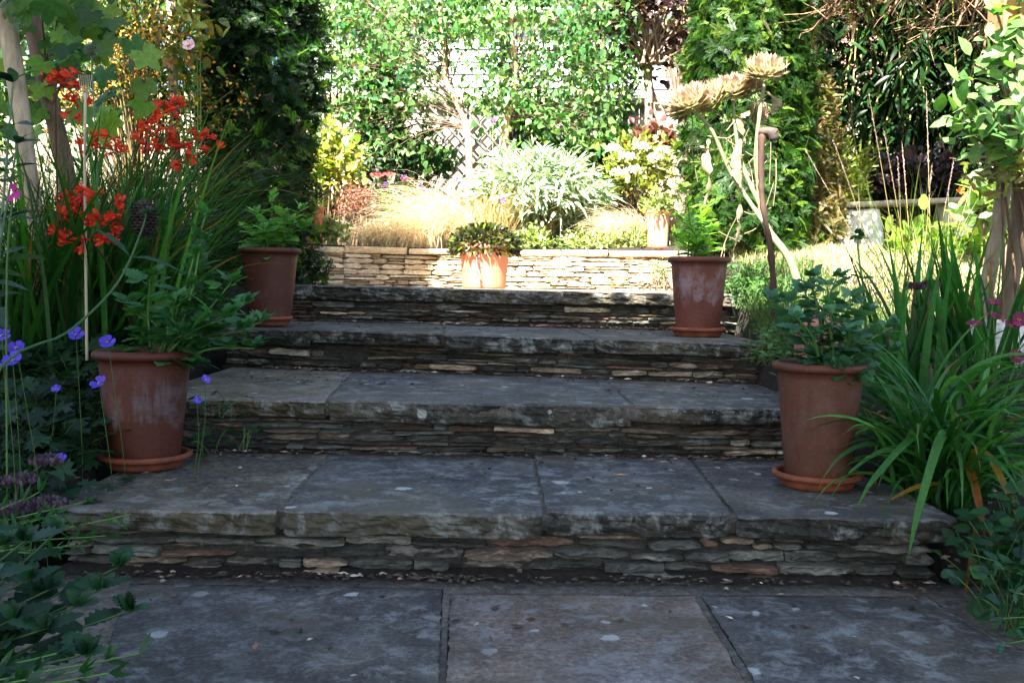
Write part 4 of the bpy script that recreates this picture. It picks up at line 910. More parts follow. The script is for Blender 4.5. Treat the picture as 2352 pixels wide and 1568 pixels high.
for c in ends:
    n = 60; i = rng.integers(3, 14, n); s = c[i]; e = s+rdir(n)*np.array([.25, .25, .16])+np.array([-.05, 0, -.03]); t = np.linspace(0, 1, 4)[None, :, None]
    tubes(ob, s[:, None]*(1-t)+e[:, None]*t+rng.normal(0, .012, (n, 4, 3))*t, np.linspace(.004, .0015, 4), cvar(n, ['#7a6048', '#5c4634', '#8f745a'], .2), 3)
    n = 240; i = rng.integers(2, 14, n); P = c[i]+rng.normal(0, .14, (n, 3))+np.array([0, 0, .1]); D = rdir(n)*.8+np.array([-.2, -.1, -.1]); inst(oc, JUNI, P, D, rdir(n)*.4+np.array([0, 0, 1]), .10, 1, cvar(n, ['#3b3a20', '#4d4326', '#2a3518', '#5f4c30'], .25))
up = column(cb+np.array([-.8, 1.1, 0]), .95, 2.75, 3.6, 2600, JUNI, .16, ['#26331a', '#34401f', '#4d4326'], ['#4d5f2c'], .2, .2, 41)
plant('cedar_tree', 'overhanging conifer with brown twiggy branches across the top right corner', 'tree', cb, [('trunk_and_boughs', ob, BARK), ('sprays', oc, LEAF), ('crown', up, LEAF)])

# cotinus, tamarisk, under the bamboo
shrub('smoke_bush', 'low dark purple bush with round leaves behind the plank bench', 'shrub', 2110, 415, 7.15, .36, .17, 120, 9, ROUND, .052, ['#3a2d38', '#4c3a46', '#5f4654', '#33323a'], .05)
tm = MB(); sm = MB(); b = gp_(1960, 470, 6.9)
for (px, py) in ((1925, 310), (1905, 345), (1950, 330), (1975, 350), (2010, 345), (1895, 375), (1935, 365), (1990, 375), (1915, 405), (1970, 395)):
    e = at(px, py, 6.9+rng.uniform(-.1, .1)); c = curve([b, (b+e)/2+np.array([0, 0, .06]), e], 16); tubes(sm, c, np.linspace(.005, .0015, 16), hx('#6a7a34'), 4)
    n = 46; i = rng.integers(5, 16, n); D = nrm(rdir(n)*np.array([1, .5, .3])+np.array([0, 0, .35])); inst(tm, JUNI, c[i], D, rdir(n)+np.array([0, -.5, 0]), .085, 1, cvar(n, ['#a5b848', '#86a03a', '#c6cf66'], .15))
plant('tree_heather', 'yellow green feathery sprigs left of the smoke bush', 'shrub', b, [('sprigs', tm, LEAF), ('stems', sm, STEM)])

# plank bench on stones
YBn = 6.9; bo_ = thing('plank_bench', 'weathered plank bench resting on white stone blocks in the grass', 'bench', gp_(2060, 560, YBn))
mb = MB(); A = at(1905, 466, YBn-.15); B = at(2240, 451, YBn-.1)
rough_box(mb, A, B, B+np.array([0, .24, .0]), A+np.array([0, .24, 0]), .035, hx('#b8ac98'), cell=.02, amp_e=.003, amp_f=.003, seed=61, lay=.3); mb.build('seat_plank', WOOD, bo_)
WHR = plain('whitewashed_stone', '#e0dccf', .9, 12, .08, .5)
def stone(c, rx, ry, h, seed, top=.75, p=4):
    mb = MB(); nseg, nr = 28, 12; V = []
    for j in range(nr+1):
        t = j/nr; zz_ = h*min(1, t/.85); k = (1-(1-top)*t) if t < .85 else (1-(1-top)*t)*math.sqrt(max(0, 1-((t-.85)/.15)**2))
        for i in range(nseg):
            a = 2*math.pi*i/nseg; q = (abs(math.cos(a))**p+abs(math.sin(a))**p)**(-1/p); d = 1+.10*N3(math.cos(a)*1.5+seed, math.sin(a)*1.5, t*2)+.03*N3(math.cos(a)*6+seed, math.sin(a)*6, t*8)
            V.append((c[0]+rx*k*q*math.cos(a)*d, c[1]+ry*k*q*math.sin(a)*d, c[2]+zz_+.02*N3(a, seed, t)*t))
    i = np.arange(nr)[:, None]*nseg; k = np.arange(nseg)[None]; k2 = (k+1) % nseg
    mb.add(np.array(V), [np.stack(np.broadcast_arrays(i+k, i+k2, i+nseg+k2, i+nseg+k), -1).reshape(-1, 4)], (.5, .5, .5)); return mb
s1 = at(1968, 552, YBn); s1[2] = min(gz(s1[0], s1[1]), s1[2])-.03; h1 = A[2]-.035-s1[2]
stone(s1, .175, .13, h1, 3).build('stone_support', WHR, bo_)
s2 = at(2190, 552, YBn+.05); s2[2] = s1[2]; stone(s2, .13, .12, B[2]-.035-s1[2], 6).build('stone_support', WHR, bo_)

# nasturtiums
shrub('nasturtium_plant', 'sunlit nasturtium with large round leaves in front of the bench', 'plant', 2170, 600, 6.2, .42, .14, 80, 6, L_profile([.08, .35, .7, .95], [.28, .5, .45, .2], .02, .05), .085, ['#9fbf4c', '#b8cf66', '#7fa53a', '#6b9434'], .06, ry=.35, tw=30, twc='#a8b860', extra=None)
na = bpy.data.objects['nasturtium_plant']
for (px, py) in ((2220, 480), (2188, 498), (2205, 440)):
    mb = MB(); c = at(px, py, 5.9); daisy(mb, c, (.1, -1, .3), .028, 5, ['#e07a28', '#d8641c'], T=GPET, cr=0, tilt=.4); mb.build('flower', PET, na)
shrub('nasturtium_plant', 'pale big leaved plant right of the bench below the pinkish shrub', 'plant', 2290, 470, 5.4, .15, .14, 26, 6, L_profile([.08, .35, .7, .95], [.28, .5, .45, .2], .02, .05), .08, ['#9fbf7c', '#b8cf8a', '#7fa55a'], .05, tw=12)

# ---- lawn and ground cover (uncountable)
def carpet(name, label, pts_fn, n, L, Wd, cols, droop=(.3, 1.4)):
    mb = MB(); P = np.array([pts_fn() for _ in range(n)]); P = np.array([(x, y, gz(x, y)) for x, y in P]); blades(mb, P, rng.uniform(0, 6.28, n), rng.uniform(.7, 1.5, n), L*rng.uniform(.4, 1.2, n), Wd, rng.uniform(*droop, n), cvar(n, cols, .25), 4, 0)
    tag(mb.build(name, STRAW if name == 'lawn_grass' else LEAF), label, 'grass', kind='stuff')
carpet('lawn_grass', 'short sunlit grass bank on the right between yew and bench', lambda: (rng.uniform(1.3, 3.4), rng.uniform(4.3, 7.6)), 24000, .06, .003, ['#b4ba70', '#d8cc98', '#e4d4ac', '#98a858', '#dcc69c'])
carpet('bank_grass', 'shaded thin grass on the right beside the upper steps', lambda: (rng.uniform(1.06, 1.6), rng.uniform(3.9, 5.6)), 4200, .14, .003, ['#3f6a2c', '#52803a', '#6a8c40'])
carpet('bank_grass', 'tangled grass on the left bank under the crocosmia', lambda: (rng.uniform(-3.2, -1.45), rng.uniform(3.6, 6.6)), 9000, .22, .004, ['#2f5a28', '#3d6c30', '#4d7a34', '#1f4420'], (.3, 2))

# ================================================================== LEFT SIDE
# posts
def postpx(name, label, pts, Y, r, col, cat='post', extra=None):
    P = [at(a, b, Y+dy) for a, b, dy in pts]; g = P[-1].copy(); g[2] = gz(g[0], g[1])-.05
    if g[2] < P[-1][2]-.1: P.append(g+(P[-1]-P[-2])*np.array([.3, .3, 0]))
    o = thing(name, label, cat, P[-1]); mb = MB(); c = curve(P, 24); tubes(mb, c, r*(1+.06*np.array([N3(i*.5, r*50, px_) for i, px_ in enumerate(np.linspace(0, 3, 24))])), hx(col), 12, True)
    mb.build('shaft', BARK, o)
    if extra: extra(o)
    return o
postpx('timber_post', 'pale round timber pole leaning at the far left edge', [(-15, -120, 0), (22, 90, 0), (48, 260, 0), (75, 470, 0), (100, 600, 0)], 3.7, .033, '#a99a82')
postpx('timber_post', 'darker brown weathered post just right of the pale leaning pole', [(40, -100, 0), (75, 60, 0), (105, 190, 0), (128, 290, 0), (155, 420, 0), (165, 600, 0)], 3.95, .034, '#6f5c4c')
postpx('timber_post', 'thin pale upright pole behind the pink rose', [(392, -80, 0), (396, 120, 0), (402, 300, 0), (405, 500, 0)], 5.6, .028, '#c2ae90')
# vine
n = 130; lm = MB(); P = []
cl_ = [(95, 30, 3.7), (170, 60, 3.8), (240, 100, 4.0), (210, 170, 3.9), (120, 120, 3.9), (270, 170, 4.1), (60, 40, 3.9), (300, 40, 4.2), (180, 230, 4.0), (150, -40, 3.8), (240, -20, 4.0), (330, -30, 4.3), (280, 230, 4.3), (110, 230, 4.1)]
cl_ = [q for q in cl_ if q[0] < 235]; c = np.array([at(*q) for q in cl_]); i = rng.integers(0, len(c), n); P = c[i]+rng.normal(0, 1, (n, 3))*np.array([.11, .14, .09])
inst(lm, VINE, P, rdir(n)*.5+np.array([.1, -.25, -.7]), rdir(n)*.5+np.array([-.15, -.7, .6]), rng.uniform(.045, .088, n), 1, cvar(n, ['#4f8a3a', '#6fa040', '#3c7434', '#8cb44a'], .25))
vs = MB(); 
for q in cl_: e = at(*q); s = at(110, 260, 4.0); cc_ = curve([s, (s+e)/2+np.array([0, 0, .08]), e], 10); tubes(vs, cc_, np.linspace(.006, .003, 10), hx('#6b5a3c'), 5)
plant('grape_vine', 'grape vine with large lobed leaves draped over the upper left posts', 'climbing plant', gp_(130, 600, 4.0), [('leaves', lm, LEAF), ('stems', vs, BARK)])
# hypericum with yellow tips
tips_ = MB()
hb = at(320, 190, 5.4); mb, cc = bushy(hb+np.array([0, 0, -.1]), (.52, .35, .62), 300, 16, OVAL_S, .034, ['#3f6a28', '#54803a', '#2f5624', '#6f8c34'], .3, .07, 1, .3, gap=1.8, seedn=3)
n = 3200; i = rng.integers(0, len(cc), n); inst(tips_, GPET, cc[i]+rng.normal(0, .05, (n, 3))+np.array([0, -.03, .03]), rdir(n), rdir(n), .020, 1, cvar(n, ['#d8a832', '#c88a2a', '#e0c050', '#a8642a'], .15))
plant('st_johns_wort_bush', 'bush speckled with fading yellow flowers behind the red crocosmia', 'shrub', gp_(320, 500, 5.4), [('foliage', mb, LEAF), ('fading_flowers', tips_, PET), ('stems', twigs(gp_(320, 500, 5.4), cc, .008, .003, '#6a5a34', 50), BARK)])
# rose
rl, rf = MB(), MB(); c = np.array([at(a, b, 5.3) for a, b in ((420, 20), (440, 60), (410, 90), (460, 100), (400, 140), (450, 10), (430, 160))]); n = 110; i = rng.integers(0, 7, n)
inst(rl, TOOTH, c[i]+rng.normal(0, .06, (n, 3)), rdir(n)+np.array([0, -.2, 0]), rdir(n)*.5+np.array([0, -.5, .6]), .075, 1, cvar(n, ['#9aa83c', '#b8a848', '#7f9a34', '#a8743a'], .15))
daisy(rf, at(436, 105, 5.1), (-.1, -1, .3), .034, 8, ['#f0d0d8', '#e8b8c6', '#f4e0e4'], T=GPET, cr=0, tilt=.3); rs = MB(); b = gp_(430, 500, 5.3)
for q in c: tubes(rs, curve([b, (b+q)/2+np.array([.03, 0, 0]), q], 8), .004, hx('#5a7a34'), 5)
plant('climbing_rose', 'climbing rose with one pale pink bloom and yellowing leaves beside the yew', 'rose', b, [('leaves', rl, LEAF), ('bloom', rf, PET), ('stems', rs, STEM)])
# grasses + crocosmia leaves
DG = ['#2c5a2a', '#214a20', '#3a6c30', '#4a7c38', '#1c3f1c']
grass_clump('fine_grass_clump', 'tall fine arching grass between crocosmia and left yew', [gp_(270, 750, 4.6), gp_(340, 740, 4.9), gp_(380, 700, 5.1)], 1200, 1.05, .006, DG, (.6, 2.0), (0, 6.28), (.9, 1.5), .2, 10, spread=.12)
grass_clump('fine_grass_clump', 'tall fine grass at far left behind the blue cranesbill', [gp_(60, 780, 3.7), gp_(160, 770, 3.9), gp_(240, 740, 4.0)], 1300, .95, .006, DG, (.5, 1.9), (0, 6.28), (.95, 1.5), .2, 10, spread=.13)
grass_clump('fine_grass_clump', 'low dark grass fringe beside the left pots', [gp_(430, 760, 4.7), gp_(380, 800, 4.4), gp_(240, 860, 3.9)], 600, .4, .005, DG, (.8, 2.3), (0, 6.28), (.6, 1.4), .2, 8, spread=.10)
RED = ['#d8281a', '#e0381e', '#b81814', '#e85020', '#cc1c18']
cro = thing('crocosmia_plant', 'crocosmia with scarlet flower sprays and sword leaves at left', 'flowering plant', gp_(250, 760, 3.75))
mb = MB(); bb = np.array([gp_(150, 760, 3.6), gp_(230, 780, 3.7), gp_(330, 760, 3.8), gp_(60, 760, 3.5)]); n = 120
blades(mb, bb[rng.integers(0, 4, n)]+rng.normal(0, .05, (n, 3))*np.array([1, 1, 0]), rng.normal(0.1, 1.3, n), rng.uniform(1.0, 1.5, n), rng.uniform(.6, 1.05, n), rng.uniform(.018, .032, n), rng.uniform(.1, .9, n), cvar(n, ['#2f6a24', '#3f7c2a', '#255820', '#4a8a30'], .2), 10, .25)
def sword(px0, py0, px1, py1, Y, w, c):   # single blade from ground to a tip
    b = gp_(px0, py0, Y); e = at(px1, py1, Y-.1); v = e-b; L_ = np.linalg.norm(v); az = math.atan2(v[1], v[0]); el = math.asin(v[2]/L_)
    blades(mb, b[None], az, el+.12, L_*1.0, w, .24, hx(c)[None], 12, .25)
for a in ((300, 760, 512, 230, 3.5, .03, '#5a9a30'), (310, 770, 560, 245, 3.45, .028, '#5f9f3a'), (240, 760, 165, 180, 3.5, .035, '#3f8a2a'), (200, 760, 205, 210, 3.6, .03, '#2f6f24'), (330, 760, 470, 300, 3.6, .03, '#3f7a2c'), (340, 770, 440, 380, 3.5, .03, '#4f8a30'), (170, 760, 0, 300, 3.4, .04, '#254f1f'), (120, 800, 20, 330, 3.3, .035, '#2a5a22')): sword(*a)
mb.build('sword_leaves', LEAF, cro)
def croc_flower(mb, p, out, R0):
    out = nrm(out+rng.normal(0, .15, 3)); a = nrm(np.cross(out, [.1, .2, 1])); b = np.cross(out, a); th = np.arange(6)*math.pi/3+rng.uniform(0, 1)
    D = out*.75+a*np.cos(th)[:, None]*.8+b*np.sin(th)[:, None]*.8
    inst(mb, PETAL, np.tile(p, (6, 1)), D, np.tile(out, (6, 1))*-1, R0*rng.uniform(.85, 1.15, 6), 1.15, cvar(6, RED, .18))
    inst(mb, L_profile([.5], [.15]), np.tile(p, (3, 1)), np.tile(out, (3, 1))+rng.normal(0, .1, (3, 3)), rdir(3), R0*.9, .5, hx('#e8a03a'))
    tubes(mb, np.array([p-out*R0*.55, p+out*R0*.15]), [.002, .005], hx('#c8381c'), 5)
spr = [[(130, 185), (165, 190), (185, 215), (155, 230), (170, 245), (140, 200), (190, 240), (175, 180), (150, 175), (185, 260)],
       [(335, 280), (365, 250), (395, 240), (350, 270), (380, 270), (410, 245), (345, 290), (400, 262)],
       [(335, 325), (365, 310), (395, 320), (425, 330), (450, 320), (410, 345), (380, 330), (350, 335), (435, 350), (465, 335), (485, 325), (415, 360), (400, 305), (370, 345), (440, 310)],
       [(245, 340), (270, 345), (225, 340), (260, 330), (205, 355)],
       [(205, 450), (185, 455), (215, 445)], [(145, 480), (165, 490), (180, 475), (155, 500), (190, 490), (170, 465)],
       [(265, 485), (285, 480), (240, 500), (225, 510), (250, 520), (235, 535), (255, 550), (240, 545), (210, 550), (275, 495)], [(140, 540), (150, 548), (135, 535)]]
for k, sp_ in enumerate(spr):
    m = MB(); Yk = 3.35+.06*(k % 3)-(.12 if k > 3 else 0); pts = [at(a, b, Yk+rng.normal(0, .02)) for a, b in sp_]; ctr = np.mean(pts, 0)
    for q in pts:
        for _ in range(2): croc_flower(m, q+rng.normal(0, .014, 3), (q-ctr)*7+np.array([rng.normal(0, .8), -.5+rng.normal(0, .5), .3+rng.normal(0, .4)]), .030*rng.uniform(.6, 1.15))
    bud = ctr+np.array([.03, 0, .04]); n = 8; inst(m, L_profile([.5], [.2]), pts[0]+rng.normal(0, .02, (n, 3)), rdir(n)+np.array([.5, 0, .5]), rdir(n), .02, 1, cvar(n, RED, .1))
    b = bb[k % 4]; xs_ = sorted(pts, key=lambda q: q[0]); tubes(m, curve([b, b*.4+ctr*.6+np.array([-.04, 0, .05]), xs_[0], ctr, xs_[-1]], 18), np.linspace(.004, .002, 18), hx('#5a4a24'), 5)
    m.build('flower_spray', PET, cro)
# cane with forked top, globe thistle, cone
mb = MB(); q = [at(197, 640, 3.3), at(195, 420, 3.3), at(196, 215, 3.3)]; q[0][2] = gz(q[0][0], q[0][1]); tubes(mb, curve(q, 8), .0045, hx('#b0a088'), 6, True)
for k in range(7): e = q[2]+np.array([(k-3)*.007, 0, .06]); tubes(mb, curve([q[2]-np.array([0, 0, .03]), q[2]+np.array([(k-3)*.005, 0, .01]), e], 5), .0012, hx('#b0a088'), 3)
o = thing('garden_cane', 'thin pale garden cane with a frayed top between the red flowers', 'cane', q[0]); mb.build('cane', WOOD, o)
m = MB(); c = at(209, 116, 3.6); n = 260; d = rdir(n); inst(m, L_profile([.5], [.12]), c+d*.008, d, rdir(n), .02, 1, cvar(n, ['#8a9a9c', '#6f8f7c', '#a8b4b0'], .1)); sm = MB(); b = gp_(215, 700, 3.7); tubes(sm, curve([b, (b+c)/2+np.array([.02, 0, 0]), c], 10), .003, hx('#5a7a4c'), 5)
plant('globe_thistle', 'single round green globe thistle head among the vine leaves', 'flowering plant', b, [('flower_head', m, LEAF), ('stem', sm, STEM)])
m = MB(); c = at(331, 496, 3.2); 
for k in range(11):
    z = (k/10-.5); n = 13; th = np.arange(n)*2*math.pi/n+k*.24; r = .036*math.sqrt(max(.06, 1-(z*1.9)**2))
    D = np.stack([np.cos(th), np.sin(th), np.full(n, -.5)], 1); P = c+np.stack([np.cos(th)*r*.55, np.sin(th)*r*.55, np.full(n, -z*.10)], 1); inst(m, ROUND, P, D, np.array([[0, 0, 1.]])+D*.3, .030, 1.0, cvar(n, ['#2a201a', '#3a2c22', '#1c1612'], .2))
lathe(m, [(0, -.05), (.02, -.03), (.024, 0), (.018, .035), (0, .05)], hx('#1a1410'), c, 12)
o = thing('pine_cone', 'large dark pine cone hanging on a string among the left grasses', 'pine cone', c-np.array([0, 0, .05])); m.build('scales', BARK, o); m = MB(); tubes(m, np.array([c+np.array([0, 0, .045]), c+np.array([.02, .02, .42])]), .0008, hx('#6a5a44'), 3); m.build('string', BARK, o)
# big grey green leaves at the left edge
lm, sm = herb(gp_(-60, 700, 2.7), [at(30, 190, 2.6), at(-40, 240, 2.6), at(40, 330, 2.55), at(-20, 420, 2.6), at(-60, 300, 2.7)], 5, .15, ['#3f5f4c', '#4f7058', '#2f5038', '#6a8a74'], T=LANCEL, wd=1.9, t0=.55, stemr=.006, scol='#5a7a5c')
plant('butterfly_bush', 'grey green drooping pointed leaves at the far left edge', 'shrub', gp_(-60, 700, 2.7), [('leaves', lm, LEAF), ('stems', sm, STEM)])
m = MB(); c = at(30, 443, 2.4)
inst(m, GPET, np.tile(c, (4, 1)), np.array([[1, 0, -.1], [-.4, 0, -1], [.1, 0, .9], [.7, -.2, -.5]]), np.array([[0, -1, .2]]*4), .022, 1, cvar(4, ['#b01e88', '#c4309a'], .08)); sm = MB(); b = gp_(10, 900, 2.5); tubes(sm, curve([b, at(15, 650, 2.45), c], 10), .0025, hx('#4a6a34'), 5)
plant('pink_sage', 'single magenta flower at the left edge in front of the grasses', 'flowering plant', b, [('flower', m, PET), ('stem', sm, STEM)])
# long diagonal seed stem
sm = MB(); b = gp_(-40, 1000, 2.1); b = at(-30, 900, 2.0); g = b.copy(); g[2] = gz(g[0]-.1, g[1]); g[0] -= .1
tubes(sm, curve([g, b, at(160, 760, 2.2), at(270, 650, 2.4), at(325, 530, 2.5), at(338, 480, 2.5)], 26), np.linspace(.0036, .002, 26), hx('#2f5228'), 6); lm = MB()
q = at(338, 490, 2.5); n = 24; d = rdir(n, 0); inst(lm, L_profile([.5], [.2]), np.tile(q, (n, 1)), d, rdir(n), .022, 1, cvar(n, ['#4a6a54', '#3a5a44'], .1)); inst(lm, L_profile([.3, .6], [.06, .06], .2, .5), np.tile(at(300, 590, 2.45), (2, 1)), np.array([[1, 0, .1], [-.6, 0, .8]]), np.array([[0, -.6, 1], [0, -.6, 1]]), .12, 1, hx('#2f5a34'))
plant('scabious_plant', 'long bare stem rising diagonally from lower left to a small seed head', 'flowering plant', g, [('stem', sm, STEM), ('seed_head', lm, LEAF)])
# cranesbill bed
def low_bed(name, label, cat, pts, nleaf, T, size, cols, hgt=.12, spread=.08, group=None, wd=1.0, extra=None, stems=True, mat=None):
    C0 = np.array(pts); n = nleaf; i = rng.integers(0, len(C0), n); P = C0[i]+rng.normal(0, 1, (n, 3))*np.array([spread, spread, 0]); P[:, 2] += hgt*rng.uniform(.1, 1, n)**.7
    lm, sm = MB(), MB(); inst(lm, T, P, rdir(n)*np.array([1, 1, .35])+np.array([0, -.15, .1]), rdir(n)*.35+np.array([0, -.35, .9]), size*rng.uniform(.5, 1.2, n), wd, cvar(n, cols, .2))
    if stems:
        k = n//2; s = C0[i[:k]]+rng.normal(0, .02, (k, 3))*np.array([1, 1, 0]); e = P[:k]; t = np.linspace(0, 1, 5)[None, :, None]; B = s[:, None]*(1-t)+e[:, None]*t+np.array([0, 0, .02])*np.sin(t*3.14); tubes(sm, B, .0015, hx('#4a6a30'), 3)
    return plant(name, label, cat, C0[0], [('foliage', lm, mat or LEAF), ('stems', sm, STEM)]+(extra or []), group)
def G(lst, dz=0): return [gp_(a, b, Y, dz) for a, b, Y in lst]
GC = ['#1f4226', '#274e2b', '#183620', '#2f5a34']
cb_ = low_bed('cranesbill_plant', 'blue violet cranesbill with cut leaves beside the salt stained pot', 'flowering plant', G([(40, 960, 2.75), (120, 940, 2.9), (200, 930, 3.05), (60, 1010, 2.6), (150, 1000, 2.7), (10, 900, 2.9), (210, 1000, 2.85), (100, 880, 3.1), (180, 860, 3.3)]), 700, GERL, .045, GC, .17, .09)
for k, (px, py, Y, nx_) in enumerate(((5, 772, 2.5, .2), (38, 800, 2.5, .1), (30, 828, 2.4, 0), (175, 770, 2.75, .3), (248, 788, 2.75, .1), (228, 880, 2.7, -.3), (472, 872, 2.7, .6), (452, 920, 2.65, .7), (130, 893, 2.7, 0), (140, 1050, 2.6, .3), (12, 835, 2.4, -.4))):
    m = MB(); c = at(px, py, Y); r = .022*(1 if k < 6 else .6); daisy(m, c, (nx_, -.8, .75), r, 5, ['#5a46d0', '#6a52d8', '#4c3ac0'], T=GPET, ccol='#d8d0f0', cr=.18, tilt=.3, wd=1.25)
    b = at(px, py, Y); b = b+np.array([rng.normal(0, .03), .05, 0]); b[2] = gz(b[0], b[1]) if k not in (6, 7) else .2
    tubes(m, curve([b, (b+c)/2+np.array([.01, 0, .01]), c], 6), .0013, hx('#4a6a34'), 3); m.build('flower', PET, cb_)
low_bed('cranesbill_plant', 'green cranesbill leaves spreading behind the blue flowers under the grasses', 'flowering plant', G([(120, 850, 3.5), (250, 850, 3.7), (30, 850, 3.4), (330, 850, 3.8), (180, 820, 3.8)]), 500, GERL, .05, GC, .14, .12)
low_bed('creeping_plant', 'tiny creeping sprig with small leaves trailing onto the second step', 'plant', [np.array([-.98, 3.19, .18]), np.array([-.86, 3.17, .2]), np.array([-.93, 3.2, .3])], 26, GERL, .025, ['#2f5a30'], .08, .05)
# bottom left leafy sage + stringy toadflax
BLc = ['#1f4a2a', '#28562f', '#183a20', '#2f6038']
bp = [at(a, b, Y) for a, b, Y in ((40, 1350, 1.75), (130, 1330, 1.8), (190, 1370, 1.8), (250, 1440, 1.72), (60, 1430, 1.65), (150, 1460, 1.65), (10, 1290, 1.8), (230, 1330, 1.85))]
lm, sm = MB(), MB()
base = np.array([-1.02, 1.45, -.03]); 
P, D, Nn, Ls = [], [], [], []
for q in [at(a, b, Y) for a, b, Y in ((275, 1300, 1.85), (130, 1220, 1.85), (235, 1350, 1.75), (60, 1240, 1.8), (180, 1390, 1.68), (300, 1400, 1.7), (110, 1440, 1.6), (10, 1250, 1.75), (30, 1420, 1.6), (200, 1500, 1.55), (70, 1330, 1.7), (-20, 1330, 1.65), (120, 1350, 1.75))]:
    s = base+np.array([rng.normal(0, .05), rng.normal(0, .15), 0]); c = curve([s, (s+q)/2+np.array([-.03, 0, .04]), q], 12); tubes(sm, c, np.linspace(.004, .002, 12), hx('#3a5a2c'), 5)
    a0 = rng.uniform(0, 3)
    for k in range(4):
        t = 4+k*2+1; a0 += 1.57
        for s_ in (0, math.pi): a = a0+s_; P.append(c[min(11, t)]); D.append((math.cos(a), math.sin(a), .15+.1*k)); Nn.append((rng.normal(0, .2), -.35, 1)); Ls.append(.112*rng.uniform(.7, 1.15)*(1-.12*k))
    for k in range(5): a = rng.uniform(0, 6.28); P.append(q); D.append((math.cos(a)*.6, math.sin(a)*.6, 1)); Nn.append((0, -.5, .8)); Ls.append(.035)
inst(lm, TOOTH, np.array(P), np.array(D), np.array(Nn), np.array(Ls), .95, cvar(len(P), BLc, .2))
plant('leafy_sage', 'dark broad leaved sage spreading over the lower paving at bottom left', 'plant', base, [('foliage', lm, LEAF), ('stems', sm, STEM)])
lm, sm = MB(), MB(); base = np.array([-1.28, 2.15, 0]); B_ = []
for (a, b, Y) in ((300, 1180, 2.2), (200, 1150, 2.25), (130, 1180, 2.2), (60, 1200, 2.1), (240, 1230, 2.15), (30, 1260, 2.0), (120, 1270, 2.05), (-10, 1180, 2.1), (180, 1250, 2.1), (90, 1130, 2.25)):
    q = at(a, b, Y); s = base+rng.normal(0, .06, 3)*np.array([1, 1, 0]); c = curve([s, (s+q)/2+np.array([-.02, 0, .05]), q], 16); tubes(sm, c, np.linspace(.003, .0012, 16), hx('#4f7a34'), 4)
    n = 34; i = rng.integers(4, 16, n); inst(lm, L_profile([.3, .65], [.09, .08], .2, .3), c[i], rdir(n)*.8+nrm(q-s)*.7, rdir(n), .036*rng.uniform(.6, 1.2, n), 1.2, cvar(n, ['#2f6a34', '#3f7c3a', '#27562c'], .15))
plant('toadflax_plant', 'thin leaved trailing sprigs beside the left end of the lowest step', 'plant', base, [('leaves', lm, LEAF), ('stems', sm, STEM)])
lm, sm = MB(), MB(); base = np.array([-1.15, 1.25, -.02])
for (a, b, Y) in ((180, 1540, 1.45), (320, 1500, 1.5), (60, 1560, 1.4), (130, 1500, 1.5), (250, 1545, 1.45)):
    q = at(a, b, Y); c = curve([base, (base+q)/2+np.array([0, 0, .06]), q], 14); tubes(sm, c, np.linspace(.003, .0015, 14), hx('#4f7a34'), 4); n = 22; i = rng.integers(5, 14, n); inst(lm, L_profile([.3, .65], [.1, .09], .2, .3), c[i], rdir(n)*.7+nrm(q-base)*.8, rdir(n), .035, 1.2, cvar(n, ['#234f28', '#2f6030'], .15))
plant('toadflax_plant', 'thin leaved sprigs low over the paving in the bottom left corner', 'plant', base, [('leaves', lm, LEAF), ('stems', sm, STEM)])
# sedum heads
def sedum(label, base, heads, r=.045, col=('#5a4654', '#4a3844', '#6c5a66'), leaf=True):
    o = thing('stonecrop_plant', label, 'flowering plant', base, 'stonecrops with dusky flat heads'); lm, sm = MB(), MB()
    for q in heads:
        tubes(sm, curve([base, (base+q)/2+rng.normal(0, .015, 3), q], 7), np.linspace(.005, .004, 7), hx('#5a5a44'), 5)
        m = MB(); n = 240; a = rng.uniform(0, 6.28, n); rr = r*np.sqrt(rng.uniform(0, 1, n)); p = q+np.stack([rr*np.cos(a), rr*np.sin(a), .012*(1-(rr/r)**2)+rng.normal(0, .002, n)], 1)
        inst(m, L_profile([.5], [.3]), p-np.array([0, 0, .012]), rdir(n)*.45+np.array([0, 0, 1]), rdir(n), .018, 1, cvar(n, col, .25)); m.build('flower_head', PET, o)
        n = 10; inst(lm, OVAL, (base+(q-base)*rng.uniform(.2, .9, (n, 1))), rdir(n, 0), np.tile([0, -.3, 1.], (n, 1)), .05, 1, cvar(n, ['#3a5a48', '#2f4a3c'], .15))
    lm.build('leaves', LEAF, o); sm.build('stems', STEM, o)
sedum('stonecrop with dusky purple flat heads left of the lowest step', np.array([-1.32, 2.55, .08]), [at(110, 1055, 2.6), at(45, 1100, 2.5), at(28, 1165, 2.3), at(110, 1155, 2.35)])
sedum('stonecrop with two dark flat heads in front of the right sword leaves', gp_(2140, 820, 3.4), [at(2100, 658, 3.35), at(2138, 652, 3.4)], .03, ('#4a3438', '#5a4448'))

